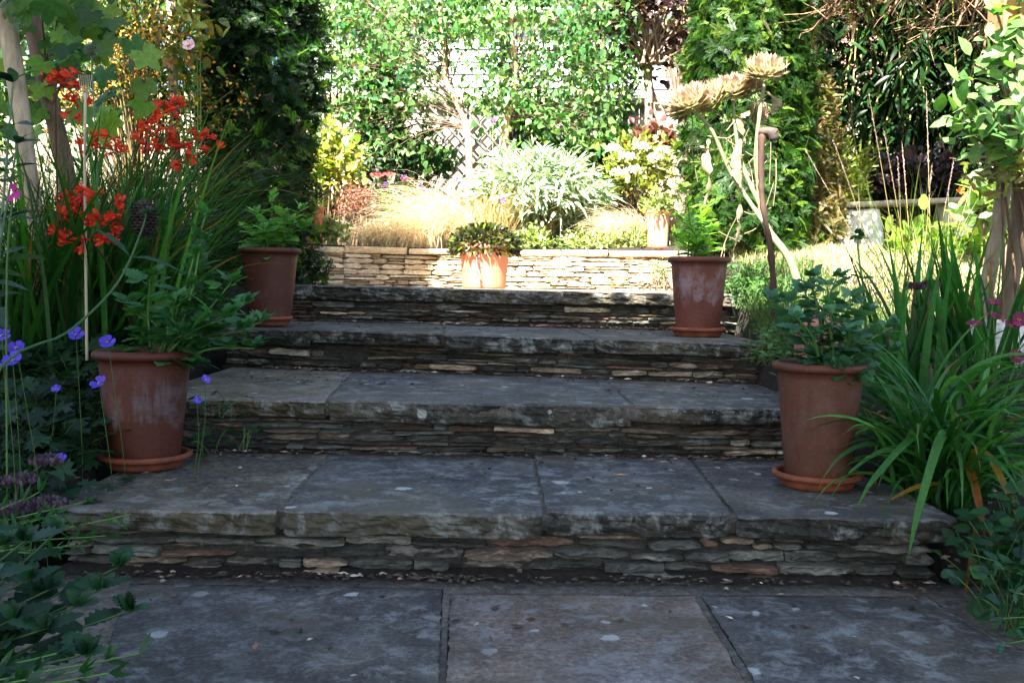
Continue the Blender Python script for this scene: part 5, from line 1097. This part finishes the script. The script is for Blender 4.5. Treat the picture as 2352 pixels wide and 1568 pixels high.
# ================================================================== RIGHT SIDE
# cardoon
car = gp_(1848, 665, 4.6); sm = MB(); Yc = 4.6; base = at(1850, 665, Yc); base[2] = car[2]
st = at(1760, 520, Yc); tubes(sm, curve([base, at(1815, 600, Yc), st, at(1742, 440, Yc)], 18), np.linspace(.021, .014, 18), hx('#76805a'), 12)
heads = [(1632, 232, (-.8, -.5, .7), .095, 4.58), (1722, 205, (-.5, -.5, .8), .088, 4.62), (1570, 248, (-1.2, -.4, .2), .08, 4.6), (1585, 240, (-.5, -.4, 1), .112, 4.55), (1680, 212, (-.25, -.4, 1), .100, 4.6), (1757, 172, (.05, -.3, 1), .112, 4.5), (1735, 262, (.5, -.3, .1), .07, 4.75)]
for (pts, r) in (([st, at(1680, 400, Yc), at(1635, 300, 4.57), at(1588, 250, 4.55)], .014), ([at(1745, 470, Yc), at(1705, 380, Yc), at(1688, 290, Yc), at(1683, 222, 4.6)], .013), ([at(1745, 460, Yc), at(1736, 360, 4.55), at(1745, 260, 4.52), at(1757, 185, 4.5)], .014)):
    tubes(sm, curve(pts, 16), np.linspace(r*.8, r*.52, 16)*(1+.07*rng.normal(0, 1, 16)), hx('#7c8560'), 10)
o = thing('cardoon_plant', 'tall cardoon with four dried spiny flower heads on pale forked stems', 'flowering plant', base); sm.build('stems', STEM, o)
BR = L_profile([.2, .5, .75], [.30, .34, .18], .15, -.25)
for (px, py, nv, R0, Yh) in heads:
    m = MB(); c = at(px, py, Yh); nv = nrm(np.array(nv, float)); a = nrm(np.cross(nv, [.2, 1, .1])); b = np.cross(nv, a)
    for tier, (n, tilt, ln, rad, cols) in enumerate(((15, -.15, .62, .25, ['#8a8a58', '#a09a68', '#6f7a44']), (16, .1, .66, .35, ['#a8a070', '#b8a880', '#8a8a58']), (17, .5, .68, .38, ['#b8a884', '#a89878', '#988860']), (16, 1.0, .62, .30, ['#c4a88c', '#b4987c', '#d0b89c']), (14, 1.7, .58, .22, ['#c4a48c', '#b09078']))):
        th = np.arange(n)*2*math.pi/n+tier*.2; e = a*np.cos(th)[:, None]+b*np.sin(th)[:, None]
        D = e+nv*tilt+rng.normal(0, .08, (n, 3)); inst(m, BR, c+e*R0*rad+nv*(tier*.1-.15)*R0, D, np.tile(nv, (n, 1))-e*.6, R0*ln*rng.uniform(.85, 1.15, n), .85, cvar(n, cols, .12))
    n = 260; d = nrm(rdir(n, .1)*.55+nv); inst(m, L_profile([.5], [.03]), c+(a*rng.normal(0, .3, (n, 1))+b*rng.normal(0, .3, (n, 1)))*R0+nv*R0*.15, d, rdir(n), R0*.6, 1, cvar(n, ['#d8c0a4', '#e0ccb0', '#b89c84'], .1))
    m.build('flower_head', HEADM, o)
dl = MB()
for pts in ([(1628, 320), (1622, 370), (1630, 420), (1618, 470)], [(1700, 320), (1690, 380), (1705, 440)], [(1700, 470), (1695, 540), (1675, 600)], [(1612, 335), (1625, 345), (1660, 340)], [(1760, 210), (1785, 235), (1772, 262)], [(1722, 255), (1700, 280), (1712, 330)]):
    c = curve([at(a, b, Yc-.06) for a, b in pts], 22); t = np.linspace(0, 1, 22); w = .024*np.sin(math.pi*np.clip(t*.92+.06, 0, 1))**.7*(1+.45*np.array([N3(i*.8, pts[0][0], 0) for i in range(22)])); 
    ang = np.cumsum(rng.normal(0, .45, 22)); sd = np.stack([np.cos(ang), np.sin(ang)*.7, .2*np.sin(ang*2)], 1); V = np.concatenate([c-sd*w[:, None], c+np.array([0, -.008, 0]), c+sd*w[:, None]]); k = np.arange(21)
    dl.add(V, [np.concatenate([np.stack([k, k+22, k+23, k+1], 1), np.stack([k+22, k+44, k+45, k+23], 1)])], cvar(66, ['#94876a', '#80735a', '#a39778'], .12))
for k_ in range(34):
    a = at(rng.uniform(1570, 1800), rng.uniform(225, 330) if k_ % 2 else rng.uniform(330, 560), Yc+rng.uniform(-.05, .12)); b_ = a+rng.normal(0, 1, 3)*np.array([.10, .03, .12])-np.array([0, 0, .12]); tubes(dl, curve([a, (a+b_)/2+rng.normal(0, .02, 3), b_], 7), .0022, hx('#a8987c')*rng.uniform(.6, 1.1), 4)
dl.build('withered_leaves', HEADM, o)
mb = MB(); c = curve([at(1778, 665, 4.35), at(1768, 560, 4.35), at(1752, 470, 4.35), at(1748, 400, 4.35), at(1750, 302, 4.35)], 24); c[0][2] = gz(c[0][0], c[0][1]); tubes(mb, c, .0135*(1+.14*rng.normal(0, 1, 24)), hx('#3f2a21'), 10, True)
m2 = MB(); c = curve([at(1742, 303, 4.35), at(1765, 302, 4.34), at(1782, 308, 4.33)], 8); tubes(m2, c, np.linspace(.015, .024, 8), hx('#4a3a34'), 10, True); c = curve([at(1772, 300, 4.33), at(1780, 322, 4.33)], 4); tubes(m2, c, .022, hx('#2f2826'), 10, True)
plant('wooden_stake', 'crooked dark brown stake with a stub on top propping the cardoon', 'stake', at(1778, 665, 4.35), [('shaft', mb, BARK), ('stub', m2, BARK)])

# apple tree at the right edge, upper right
ab = at(2420, 700, 3.7); ab[2] = gz(ab[0], ab[1]); sm = MB(); tubes(sm, curve([ab, at(2365, 480, 3.75), at(2345, 280, 3.8), at(2330, 120, 3.8), at(2340, -100, 3.85)], 20), np.linspace(.055, .035, 20), hx('#5a4636'), 10)
lm = MB(); P, D = [], []
for (px, py, Y) in ((2180, 280, 3.45), (2200, 200, 3.5), (2240, 150, 3.4), (2275, 110, 3.5), (2260, 230, 3.35), (2300, 180, 3.45), (2230, 310, 3.45), (2290, 290, 3.4), (2330, 240, 3.45), (2330, 130, 3.4), (2290, 30, 3.4), (2330, 50, 3.5), (2340, 310, 3.4), (2210, 255, 3.45), (2340, 0, 3.5)):
    e = at(px, py, Y); s = at(2345, 330 if py > 150 else 150, 3.78); c = curve([s, (s+e)/2+np.array([0, 0, -.03]), e], 10); tubes(sm, c, np.linspace(.01, .004, 10), hx('#7a6a54'), 6)
    for k in range(17): P.append(c[rng.integers(4, 10)]+rng.normal(0, .028, 3)); d = rdir(1)[0]*.8+nrm(e-s)*.6+np.array([0, 0, .35]); D.append(d)
inst(lm, L_profile([.2, .45, .75], [.24, .31, .2], .15, .2), np.array(P), np.array(D), rdir(len(P))*.4+np.array([-.2, -.5, .7]), rng.uniform(.05, .085, len(P)), 1, cvar(len(P), ['#74a458', '#86b468', '#568a44', '#a0c47c'], .15))
plant('apple_tree', 'apple tree branch with large pale green leaves at the upper right edge', 'tree', ab, [('trunk_and_branches', sm, BARK), ('leaves', lm, LEAF)])
nbx = at(2335, 40, 3.6); o = thing('nest_box', 'orange brown wooden nest box at the top right corner above the apple leaves', 'nest box', nbx); mb = MB(); box(mb, nbx+np.array([-.075, -.06, -.05]), nbx+np.array([.075, .06, .16]), hx('#b07a50')); mb.build('box_body', WOOD, o, False); mb = MB(); box(mb, nbx+np.array([-.09, -.09, .162]), nbx+np.array([.09, .08, .18]), hx('#8a6040')); mb.build('box_lid', WOOD, o, False); mb = MB(); lathe(mb, [(0, 0), (.016, 0), (.016, .004), (0, .004)], hx('#100c0a'), (0, 0, 0), 20); q = mb.build('entrance_hole', BARK, o); q.matrix_parent_inverse = Matrix(); q.rotation_euler = (math.pi/2, 0, 0); q.location = (0, -.061, .09)
shrub('dogwood_shrub', 'pale yellow and pink leaved shrub below the apple leaves at right edge', 'shrub', 2340, 385, 3.75, .14, .10, 50, 9, OVAL, .045, ['#a8bf5a', '#c0c97c', '#8aac4c', '#c89a8a'], .04, tw=4)
postpx('timber_post', 'pale barked leaning log post at right, left one of the pair', [(2312, 380, 0), (2290, 540, 0), (2262, 680, -.05), (2250, 760, -.05)], 3.95, .029, '#8f7f68')
postpx('timber_post', 'dappled log post at the right edge, right one of the pair', [(2345, 400, 0), (2335, 560, 0), (2315, 700, 0), (2308, 760, 0)], 4.05, .032, '#6f5e4c')
# moor grass flower stems
o = thing('moor_grass', 'thin upright purple grass flower spikes rising at right before the bench', 'grass clump', gp_(2130, 820, 4.3)); b0 = gp_(2110, 820, 4.3)
for (px, py) in ((1995, 215), (2128, 212), (1915, 325), (2072, 330), (2062, 365), (2140, 380), (2190, 370), (1850, 345), (2240, 400), (2030, 300), (2260, 470), (1990, 560)):
    m = MB(); q = at(px, py, 4.3+rng.uniform(-.15, .15)); s = b0+np.array([(q[0]-b0[0])*.25+rng.normal(0, .02), rng.normal(0, .05), 0]); c = curve([s, s*.45+q*.55+np.array([0, 0, .02]), q], 24); tubes(m, c, np.linspace(.0022, .001, 24), hx('#9a8f5c'), 4)
    n = 46; i = rng.integers(15, 24, n); f_ = rng.uniform(0, 1, (n, 1)); pp = c[i]*(1-f_)+c[np.maximum(i-1, 0)]*f_; inst(m, L_profile([.5], [.22]), pp, rdir(n)*.25+nrm(q-s), rdir(n), .014, 1, cvar(n, ['#7a5a6a', '#a88c98', '#5f4858'], .15)); m.build('flower_spike', PET, o)
mb = MB(); n = 110; blades(mb, b0+rng.normal(0, .06, (n, 3))*np.array([1.5, 1, 0]), rng.uniform(0, 6.28, n), rng.uniform(1.0, 1.5, n), rng.uniform(.4, .75, n), .004, rng.uniform(.2, 1.2, n), cvar(n, ['#6f8c3c', '#8a9a50', '#4f7a34'], .2), 9, .1); mb.build('leaves', LEAF, o)
# single dahlia bud stem
sm, lm = MB(), MB(); b = gp_(1990, 800, 3.9); q = at(1968, 540, 3.8); tubes(sm, curve([b, at(1985, 680, 3.8), at(1974, 600, 3.8), q], 14), np.linspace(.005, .0035, 14), hx('#5a8a44'), 6)
n = 26; d = rdir(n); inst(lm, OVAL, q+d*.006, d, rdir(n), .026, 1.2, cvar(n, ['#3a6a34', '#4f7a3a'], .15)); n = 6; d = rdir(n)*np.array([1, 1, .2])+np.array([0, 0, -.5]); inst(lm, PETAL, np.tile(q, (n, 1)), d, rdir(n), .05, 1, cvar(n, ['#d8dcb0', '#b8c890'], .05)); lf2 = MB(); inst(lf2, TOOTH, np.tile(at(1980, 640, 3.8), (2, 1)), np.array([[1, 0, .3], [-.8, 0, .4]]), np.array([[0, -.4, 1.]]*2), .05, 1, hx('#2f5a2c'))
plant('dahlia_plant', 'single tall dahlia stem with a spent green bud above the right pot plant', 'flowering plant', b, [('stem', sm, STEM), ('flower_bud', lm, LEAF), ('leaf_pair', lf2, LEAF)])
# sword leaves and daylily
SW = ['#2f6f2c', '#3c8034', '#255c26', '#4a8f3c']
mb = MB(); bs_ = np.array([gp_(2110, 860, 3.5), gp_(2190, 850, 3.6), gp_(2060, 860, 3.4), gp_(2240, 860, 3.4)]); n = 80
blades(mb, bs_[rng.integers(0, 4, n)]+rng.normal(0, .04, (n, 3))*np.array([1, 1, 0]), rng.uniform(0, 6.28, n), rng.uniform(1.15, 1.55, n), rng.uniform(.32, .62, n), rng.uniform(.02, .034, n), rng.uniform(.0, .7, n), cvar(n, SW, .3), 9, .2)
for a in ((2080, 850, 2062, 555, 3.3, .035, '#3f8a3a'), (2150, 850, 2210, 560, 3.3, .036, '#3a8034'), (2120, 850, 2140, 590, 3.3, .03, '#4a8f44'), (2040, 860, 1985, 640, 3.3, .03, '#347a30'), (2180, 850, 2150, 600, 3.3, .034, '#3a7a34'), (2060, 860, 2100, 620, 3.2, .03, '#448a3c')): sword(*a)
plant('montbretia_clump', 'upright sword shaped green leaves behind the right front pot', 'plant', bs_[0], [('sword_leaves', mb, LEAF)])
mb = MB(); bs_ = np.array([gp_(2190, 1130, 2.72), gp_(2230, 1100, 2.8), gp_(2130, 1090, 2.85), (1.16, 2.72, .16), (1.25, 2.95, .24)]); n = 230
blades(mb, bs_[rng.integers(0, 5, n)]+rng.normal(0, .035, (n, 3))*np.array([1, 1, 0]), rng.uniform(0, 6.28, n), rng.uniform(.75, 1.5, n), rng.uniform(.3, .62, n), rng.uniform(.014, .026, n), rng.uniform(.9, 2.5, n), cvar(n, ['#3a7c34', '#4a8c3c', '#2a6028', '#5f9c48', '#3a7a44'], .2), 12, .25, 1.3)
def arch(x0, y0, Y0, px1, py1, Y1, w, col, lift=.12, droopy=0):
    b = at(x0, y0, Y0); e = at(px1, py1, Y1); m_ = (b+e)/2+np.array([0, 0, lift]); c = curve([b, m_, e], 16) if not droopy else curve([b, b+(e-b)*.35+np.array([0, 0, lift*1.2]), b+(e-b)*.8+np.array([0, 0, lift*.6]), e], 18)
    t = np.linspace(0, 1, len(c)); w_ = w*.5*(.6+.4*np.minimum(1, t*5))*(1-t**3); T = nrm(np.gradient(c, axis=0)); sd = nrm(np.cross(T, np.array([.2, -.6, .75]))); up_ = np.cross(sd, T)
    k = len(c); V = np.concatenate([c-sd*w_[:, None], c-up_*(w_*.4)[:, None], c+sd*w_[:, None]]); i = np.arange(k-1); cc = np.tile(hx(col), (3*k, 1))
    if col.startswith('#a') or col.startswith('#b'): cc = np.concatenate([np.array([hx('#4a7a30')*(1-u)+hx(col)*u for u in np.clip(t*1.6, 0, 1)])]*3)
    mb.add(V, [np.concatenate([np.stack([i, i+k, i+k+1, i+1], 1), np.stack([i+k, i+2*k, i+2*k+1, i+k+1], 1)])], cc)
arch(2200, 1100, 2.7, 2085, 1285, 2.35, .026, '#4f8f3c', .16, 1); arch(2190, 1110, 2.7, 1965, 1170, 2.5, .02, '#3c8034', .13, 1); arch(2180, 1120, 2.7, 2000, 1040, 2.6, .018, '#3c8034', .05)
arch(2200, 1110, 2.7, 2262, 1235, 2.45, .03, '#b0682a', .08, 1); arch(2245, 1200, 2.5, 2215, 1380, 2.4, .012, '#a86a34', .02, 1); arch(2200, 1120, 2.7, 2350, 1230, 2.4, .028, '#a88430', .12, 1); arch(2190, 1110, 2.7, 2030, 1155, 2.6, .016, '#b08a3a', .02)
arch(2200, 1100, 2.75, 2345, 1120, 2.5, .022, '#4a8a44', .12); arch(2160, 1100, 2.8, 2010, 900, 2.9, .02, '#3c8038', .05); arch(2180, 1100, 2.8, 2330, 900, 2.7, .026, '#4a8a4c', .04)
plant('daylily_clump', 'wide arching daylily clump with a few browned leaves spilling over the lowest step', 'plant', bs_[0], [('leaves', mb, LEAF)])
# cosmos
o = thing('cosmos_plant', 'cosmos with magenta flowers and thread like leaves beside the pale boulder', 'flowering plant', gp_(2290, 880, 3.2)); b = gp_(2290, 880, 3.2); sm = MB()
for (px, py, nv) in ((2280, 698, (0, -.5, 1)), (2282, 730, (.1, -.4, 1)), (2238, 748, (-.1, -.3, 1)), (2340, 735, (-.2, -1, .5)), (2322, 748, (.1, -.6, .7)), (2335, 820, (-.3, -.8, .4))):
    m = MB(); c = at(px, py, 3.15); daisy(m, c, nv, .024, 8, ['#6c1446', '#5c0f3a', '#861c58'], T=GPET, ccol='#d8a030', cr=.22, tilt=.25, wd=1.0); m.build('flower', PET, o); tubes(sm, curve([b+rng.normal(0, .02, 3)*np.array([1, 1, 0]), (b+c)/2+rng.normal(0, .02, 3), c], 8), .0018, hx('#4a7a3c'), 4)
sm.build('stems', STEM, o); m = MB(); n = 900; pp = b+rng.normal(0, 1, (n, 3))*np.array([.11, .09, .0])+np.array([0, 0, .0]); pp[:, 2] += rng.uniform(0, .2, n); inst(m, L_profile([.5], [.02]), pp, rdir(n, -.1), rdir(n), .05, 1, cvar(n, ['#4a7a34', '#3a6a30', '#5f8c40'], .15)); m.build('thread_leaves', LEAF, o)
bl = gp_(2300, 850, 3.75, -.14); tag(stone(bl, .27, .2, .26, 17, .45, 2.2).build('boulder', ROCK), 'pale speckled granite boulder behind the magenta cosmos', 'boulder')
# wooden newel with pyramid top
nb = gp_(1880, 840, 3.3); tp = at(1878, 722, 3.3); o = thing('timber_post', 'square reddish post with pyramid cap behind the right front pot plant', 'post', nb); mb = MB(); w = .058; z1 = at(1878, 755, 3.3)[2]
box(mb, (tp[0]-w, 3.3-w, nb[2]-.1), (tp[0]+w, 3.3+w, z1), hx('#9a6458')); mb.build('shaft', WOOD, o, False)
mb = MB(); w2 = w+.01; v = [(tp[0]-w2, 3.3-w2, z1+.001), (tp[0]+w2, 3.3-w2, z1+.001), (tp[0]+w2, 3.3+w2, z1+.001), (tp[0]-w2, 3.3+w2, z1+.001)]; v += [(q[0], q[1], z1+.02) for q in v]+[(tp[0], 3.3, tp[2])]
mb.add(np.array(v), [np.array([[3, 2, 1, 0], [0, 1, 5, 4], [1, 2, 6, 5], [2, 3, 7, 6], [3, 0, 4, 7]]), np.array([[4, 5, 8], [5, 6, 8], [6, 7, 8], [7, 4, 8]])], hx('#a26c60')); mb.build('pyramid_cap', WOOD, o, False)
# low leafy plants bottom right
low_bed('wild_strawberry', 'low toothed dark leaves on the soil at the lower right edge', 'plant', [np.array(q) for q in ((1.13, 2.28, -.02), (1.2, 2.35, .02), (1.27, 2.45, .05), (1.1, 2.12, -.02), (1.22, 2.2, 0), (1.3, 2.3, .02), (1.25, 2.05, 0))], 420, L_profile(_tt, _ww*1.25, .1, .15), .045, ['#27562e', '#1f4a28', '#316436', '#3f7a34'], .2, .06)
lm, sm = MB(), MB(); base = np.array([1.22, 1.95, -.02])
for (a, b, Y) in ((2290, 1300, 2.1), (2330, 1360, 2.0), (2250, 1420, 2.0), (2340, 1440, 1.9), (2300, 1480, 1.85), (2200, 1260, 2.3), (2350, 1250, 2.1)):
    q = at(a, b, Y); c = curve([base+rng.normal(0, .03, 3)*np.array([1, 1, 0]), (base+q)/2+np.array([.02, 0, .05]), q], 14); tubes(sm, c, np.linspace(.003, .0012, 14), hx('#4a7a34'), 4); n = 32; i = rng.integers(4, 14, n); inst(lm, L_profile([.3, .65], [.1, .09], .2, .3), c[i], rdir(n)*.8+np.array([0, 0, .3]), rdir(n), .034, 1.2, cvar(n, ['#2a5f38', '#225030', '#34704a'], .15))
plant('toadflax_plant', 'thin leaved sprigs at the bottom right edge beside the paving', 'plant', base, [('leaves', lm, LEAF), ('stems', sm, STEM)])
low_bed('low_weed', 'scattered small weeds on the gravel soil right of the second step', 'plant', [np.array((1.12, 3.3, .3)), np.array((1.2, 3.5, .34)), np.array((1.15, 3.1, .25)), np.array((1.1, 3.75, .42))], 110, OVAL, .03, ['#3a5a34', '#4a6a3c'], .09, .06)

# ================================================================== LITTER on treads and soil (uncountable)
mb = MB(); n = 1500; V = []
def scat(n, fn, sz, cols, name, label):
    mb = MB(); P = np.array([fn() for _ in range(n)]); t = np.array([[1, 0, 0], [0, 1, 0], [-1, 0, 0], [0, -1, 0], [0, 0, .8], [0, 0, -.5]], float)
    f = np.array([[0, 1, 4], [1, 2, 4], [2, 3, 4], [3, 0, 4], [1, 0, 5], [2, 1, 5], [3, 2, 5], [0, 3, 5]]); a = rng.uniform(0, 6.28, n); s = sz*rng.uniform(.4, 1.6, n)**1.5; el = rng.uniform(.5, 1.8, n)
    q = t[None]*np.stack([s*el, s/el*.8, s*.5], 1)[:, None]*(1+rng.normal(0, .2, (n, 6, 1))); X = q[..., 0]*np.cos(a)[:, None]-q[..., 1]*np.sin(a)[:, None]; Yy = q[..., 0]*np.sin(a)[:, None]+q[..., 1]*np.cos(a)[:, None]
    Vv = np.stack([X, Yy, q[..., 2]], -1)+P[:, None]; mb.add(Vv.reshape(-1, 3), [(f[None]+(np.arange(n)*6)[:, None, None]).reshape(-1, 3)], np.repeat(cvar(n, cols, .2), 6, 0)); tag(mb.build(name, STEMR, None, False), label, 'litter', kind='stuff')
STEMR = plain('grit', '#777777', .9, 60, .2, .2, None, .003, True)
def tread_pt():
    k = rng.integers(0, 4); d = abs(rng.normal(0, .035)) if rng.random() < .8 else rng.uniform(0, .6)
    x = rng.uniform(-1.1, 1.08)
    while N3(x*3.1, k*5.3, 2) < rng.uniform(-.5, .35): x = rng.uniform(-1.1, 1.08)
    if k == 0: return (x, 2.49-d, .004)
    s = steps[k]; p = steps[k-1]; y = s['L'][1]+(s['R'][1]-s['L'][1])*(x-s['L'][0])/(s['R'][0]-s['L'][0])
    z = p['L'][2]+(p['R'][2]-p['L'][2])*(x-p['L'][0])/(p['R'][0]-p['L'][0]); return (x, y+.045-d, z+.006)
scat(2300, tread_pt, .006, ['#2f2924', '#211c19', '#453b31', '#5a4f42'], 'crumb_litter', 'dark crumbs and twig bits gathered at the back of the step treads')
scat(170, tread_pt, .0065, ['#b0a898', '#c8c0b0', '#8f8474', '#a87c60'], 'pale_grit', 'pale pebbles and shell bits along the back of the step treads')
def soilpt():
    q = rng.random()
    if q < .5: x, y = rng.uniform(1.12, 1.7), rng.uniform(1.5, 3.9)
    else: x, y = rng.uniform(-1.9, -1.15), rng.uniform(1.6, 3.6)
    return (x, y, gz(x, y)+.004)
scat(2600, soilpt, .010, ['#2f2822', '#4a4036', '#1c1815', '#6a5f50', '#8f8674'], 'bark_mulch', 'bark chips, grit and soil crumbs on the beds beside the steps')
# dirt strip at foot of each riser
for k, s in enumerate(steps):
    p = steps[k-1] if k else None; L_, R_p = np.array(s['L']), np.array(s['R']); z0 = [p['L'][2], p['R'][2]] if p else [0, 0]
    mb = MB(); nx = 160; V = []
    for i in range(nx+1):
        u = i/nx; x = L_[0]+.02+(R_p[0]-L_[0]-.04)*u; y = L_[1]+(R_p[1]-L_[1])*u+.05; z = z0[0]+(z0[1]-z0[0])*u; w = .022+.03*N3(x*6, k, 0)+.018*N3(x*25, k, 3)
        if k == 0: w += .022
        h = .007+.006*N3(x*12, k, 7)
        V += [(x, y+.03, z+h), (x, y-.005, z+h), (x, y-w*.55, z+h*.55+.003*N3(x*60, 2, k)), (x, y-w, z-.004)]
    i = np.arange(nx)[:, None]*4; j = np.arange(3)[None]; mb.add(np.array(V), [np.stack(np.broadcast_arrays(i+j, i+j+1, i+4+j+1, i+4+j), -1).reshape(-1, 4)], (.1, .1, .1)); tag(mb.build('soil_drift', SOIL), 'dark soil drift along the foot of a stone riser', 'litter', kind='stuff')

# ================================================================== ADDED UNSEEN TREE BEHIND THE CAMERA, crown shaped to shade the steps
def yB(x): return float(np.interp(x, [-4, -3, -2.2, -1.6, -1.4, -1.0, -.75, -.55, -.2, .3, .9, 1.2, 1.8, 2.3, 3.4], [4.5, 4.7, 5.0, 5.5, 7.0, 7.5, 7.0, 6.3, 6.1, 5.75, 5.45, 5.1, 4.4, 4.25, 4.2]))
lm = MB(); n0 = 80000; X = rng.uniform(-4.6, 3.8, n0); Y_ = rng.uniform(-.5, 8.3, n0); Z = rng.uniform(4.6, 7.6, n0); keep = []
edge = np.array([yB(x)-y for x, y in zip(X, Y_)]); nz = np.array([N3(x*2.1, y*2.1, 3.3)*.55+N3(x*5, y*5, 9)*.3 for x, y in zip(X, Y_)])
keep = (edge+nz*.5 > 0.02)&(rng.uniform(0, 1, n0) < np.clip(.3+edge*1.6, .3, 1)); keep |= (edge < 0)&(edge > -.9)&(nz > .34)&(rng.uniform(0, 1, n0) < .25)&(X < -1.2)
keep &= ~((X < -.95)&(X > -3)&(Y_ > 4.6)&(Y_ < 6.0)&(nz > .10))
X, Y_, Z = X[keep], Y_[keep], Z[keep]; P = np.stack([X+S[0]/S[2]*Z, Y_+S[1]/S[2]*Z, Z], 1); n = len(P)
inst(lm, OVAL_S, P, rdir(n), rdir(n)*.6+S, rng.uniform(.12, .22, n), 1.4, cvar(n, ['#2f5624', '#3f6a2c', '#264a1e'], .2))
tb = np.array([-3.2, -4.0, -.03]); br = twigs(tb+np.array([0, 0, 3.0]), P, .06, .01, '#5a4636', 90, 6)
plant('added_shade_tree', 'broad leafy tree added unseen behind the viewer, crown shaped to shade the steps', 'tree', tb, [('trunk', trunk_mb([tb, tb+np.array([.1, .1, 1.6]), tb+np.array([0, 0, 3.2])], .2, .13, '#5a4636'), BARK), ('branches', br, BARK), ('leaves', lm, LEAF)])

for (px, py, Y, lb) in ((1712, 735, 4.35, 'low green weed tuft at the foot of the streaked pot, beside the step end'), (1740, 700, 4.7, 'leafy ground cover between the right yew and the third step'), (1790, 760, 3.9, 'shaded low plants at the right end of the third step'), (1700, 690, 5.05, 'small weeds beside the right end of the topmost step'), (470, 800, 4.1, 'shaded leaves on the bank left of the third step'), (440, 880, 3.7, 'shaded leaves behind the salt stained pot by the second step'), (1800, 860, 3.45, 'shaded leaves at the right end of the second step')):
    g = at(px, py, Y); g[2] = gz(g[0], g[1]); low_bed('ground_cover_plant', lb, 'plant', [g+np.array([dx, dy, 0]) for dx in (-.05, .05, .12) for dy in (-.08, .1)], 240, OVAL, .032, ['#4a7a3c', '#3a6432', '#6a9a48'], .15, .06)

for pts, lb in (([(-1.40, 3.6, .40), (-1.42, 3.8, .45), (-1.44, 4.05, .5), (-1.46, 4.3, .52), (-1.38, 3.45, .34)], 'leafy green plants draping the bank left of the second and third steps'), ([(1.06, 3.5, .34), (1.06, 3.7, .42), (1.08, 3.9, .48), (1.05, 3.38, .3)], 'leafy green plants draping the bank right of the second and third steps')):
    low_bed('ground_cover_plant', lb, 'plant', [np.array(q) for q in pts], 420, OVAL, .034, ['#3f6c38', '#345c30', '#588844'], .12, .055)
carpet('bed_cover', 'shaded low green cover on the right bed beyond the daylily', lambda: (rng.uniform(1.75, 4.5), rng.uniform(.8, 4.4)), 9000, .12, .006, ['#3a6430', '#4a783a', '#2c5226'], (.4, 2))
carpet('bed_cover', 'shaded low green cover on the left bed behind the sage', lambda: (rng.uniform(-4.5, -1.8), rng.uniform(.8, 3.8)), 9000, .12, .006, ['#3a6430', '#4a783a', '#2c5226'], (.4, 2))
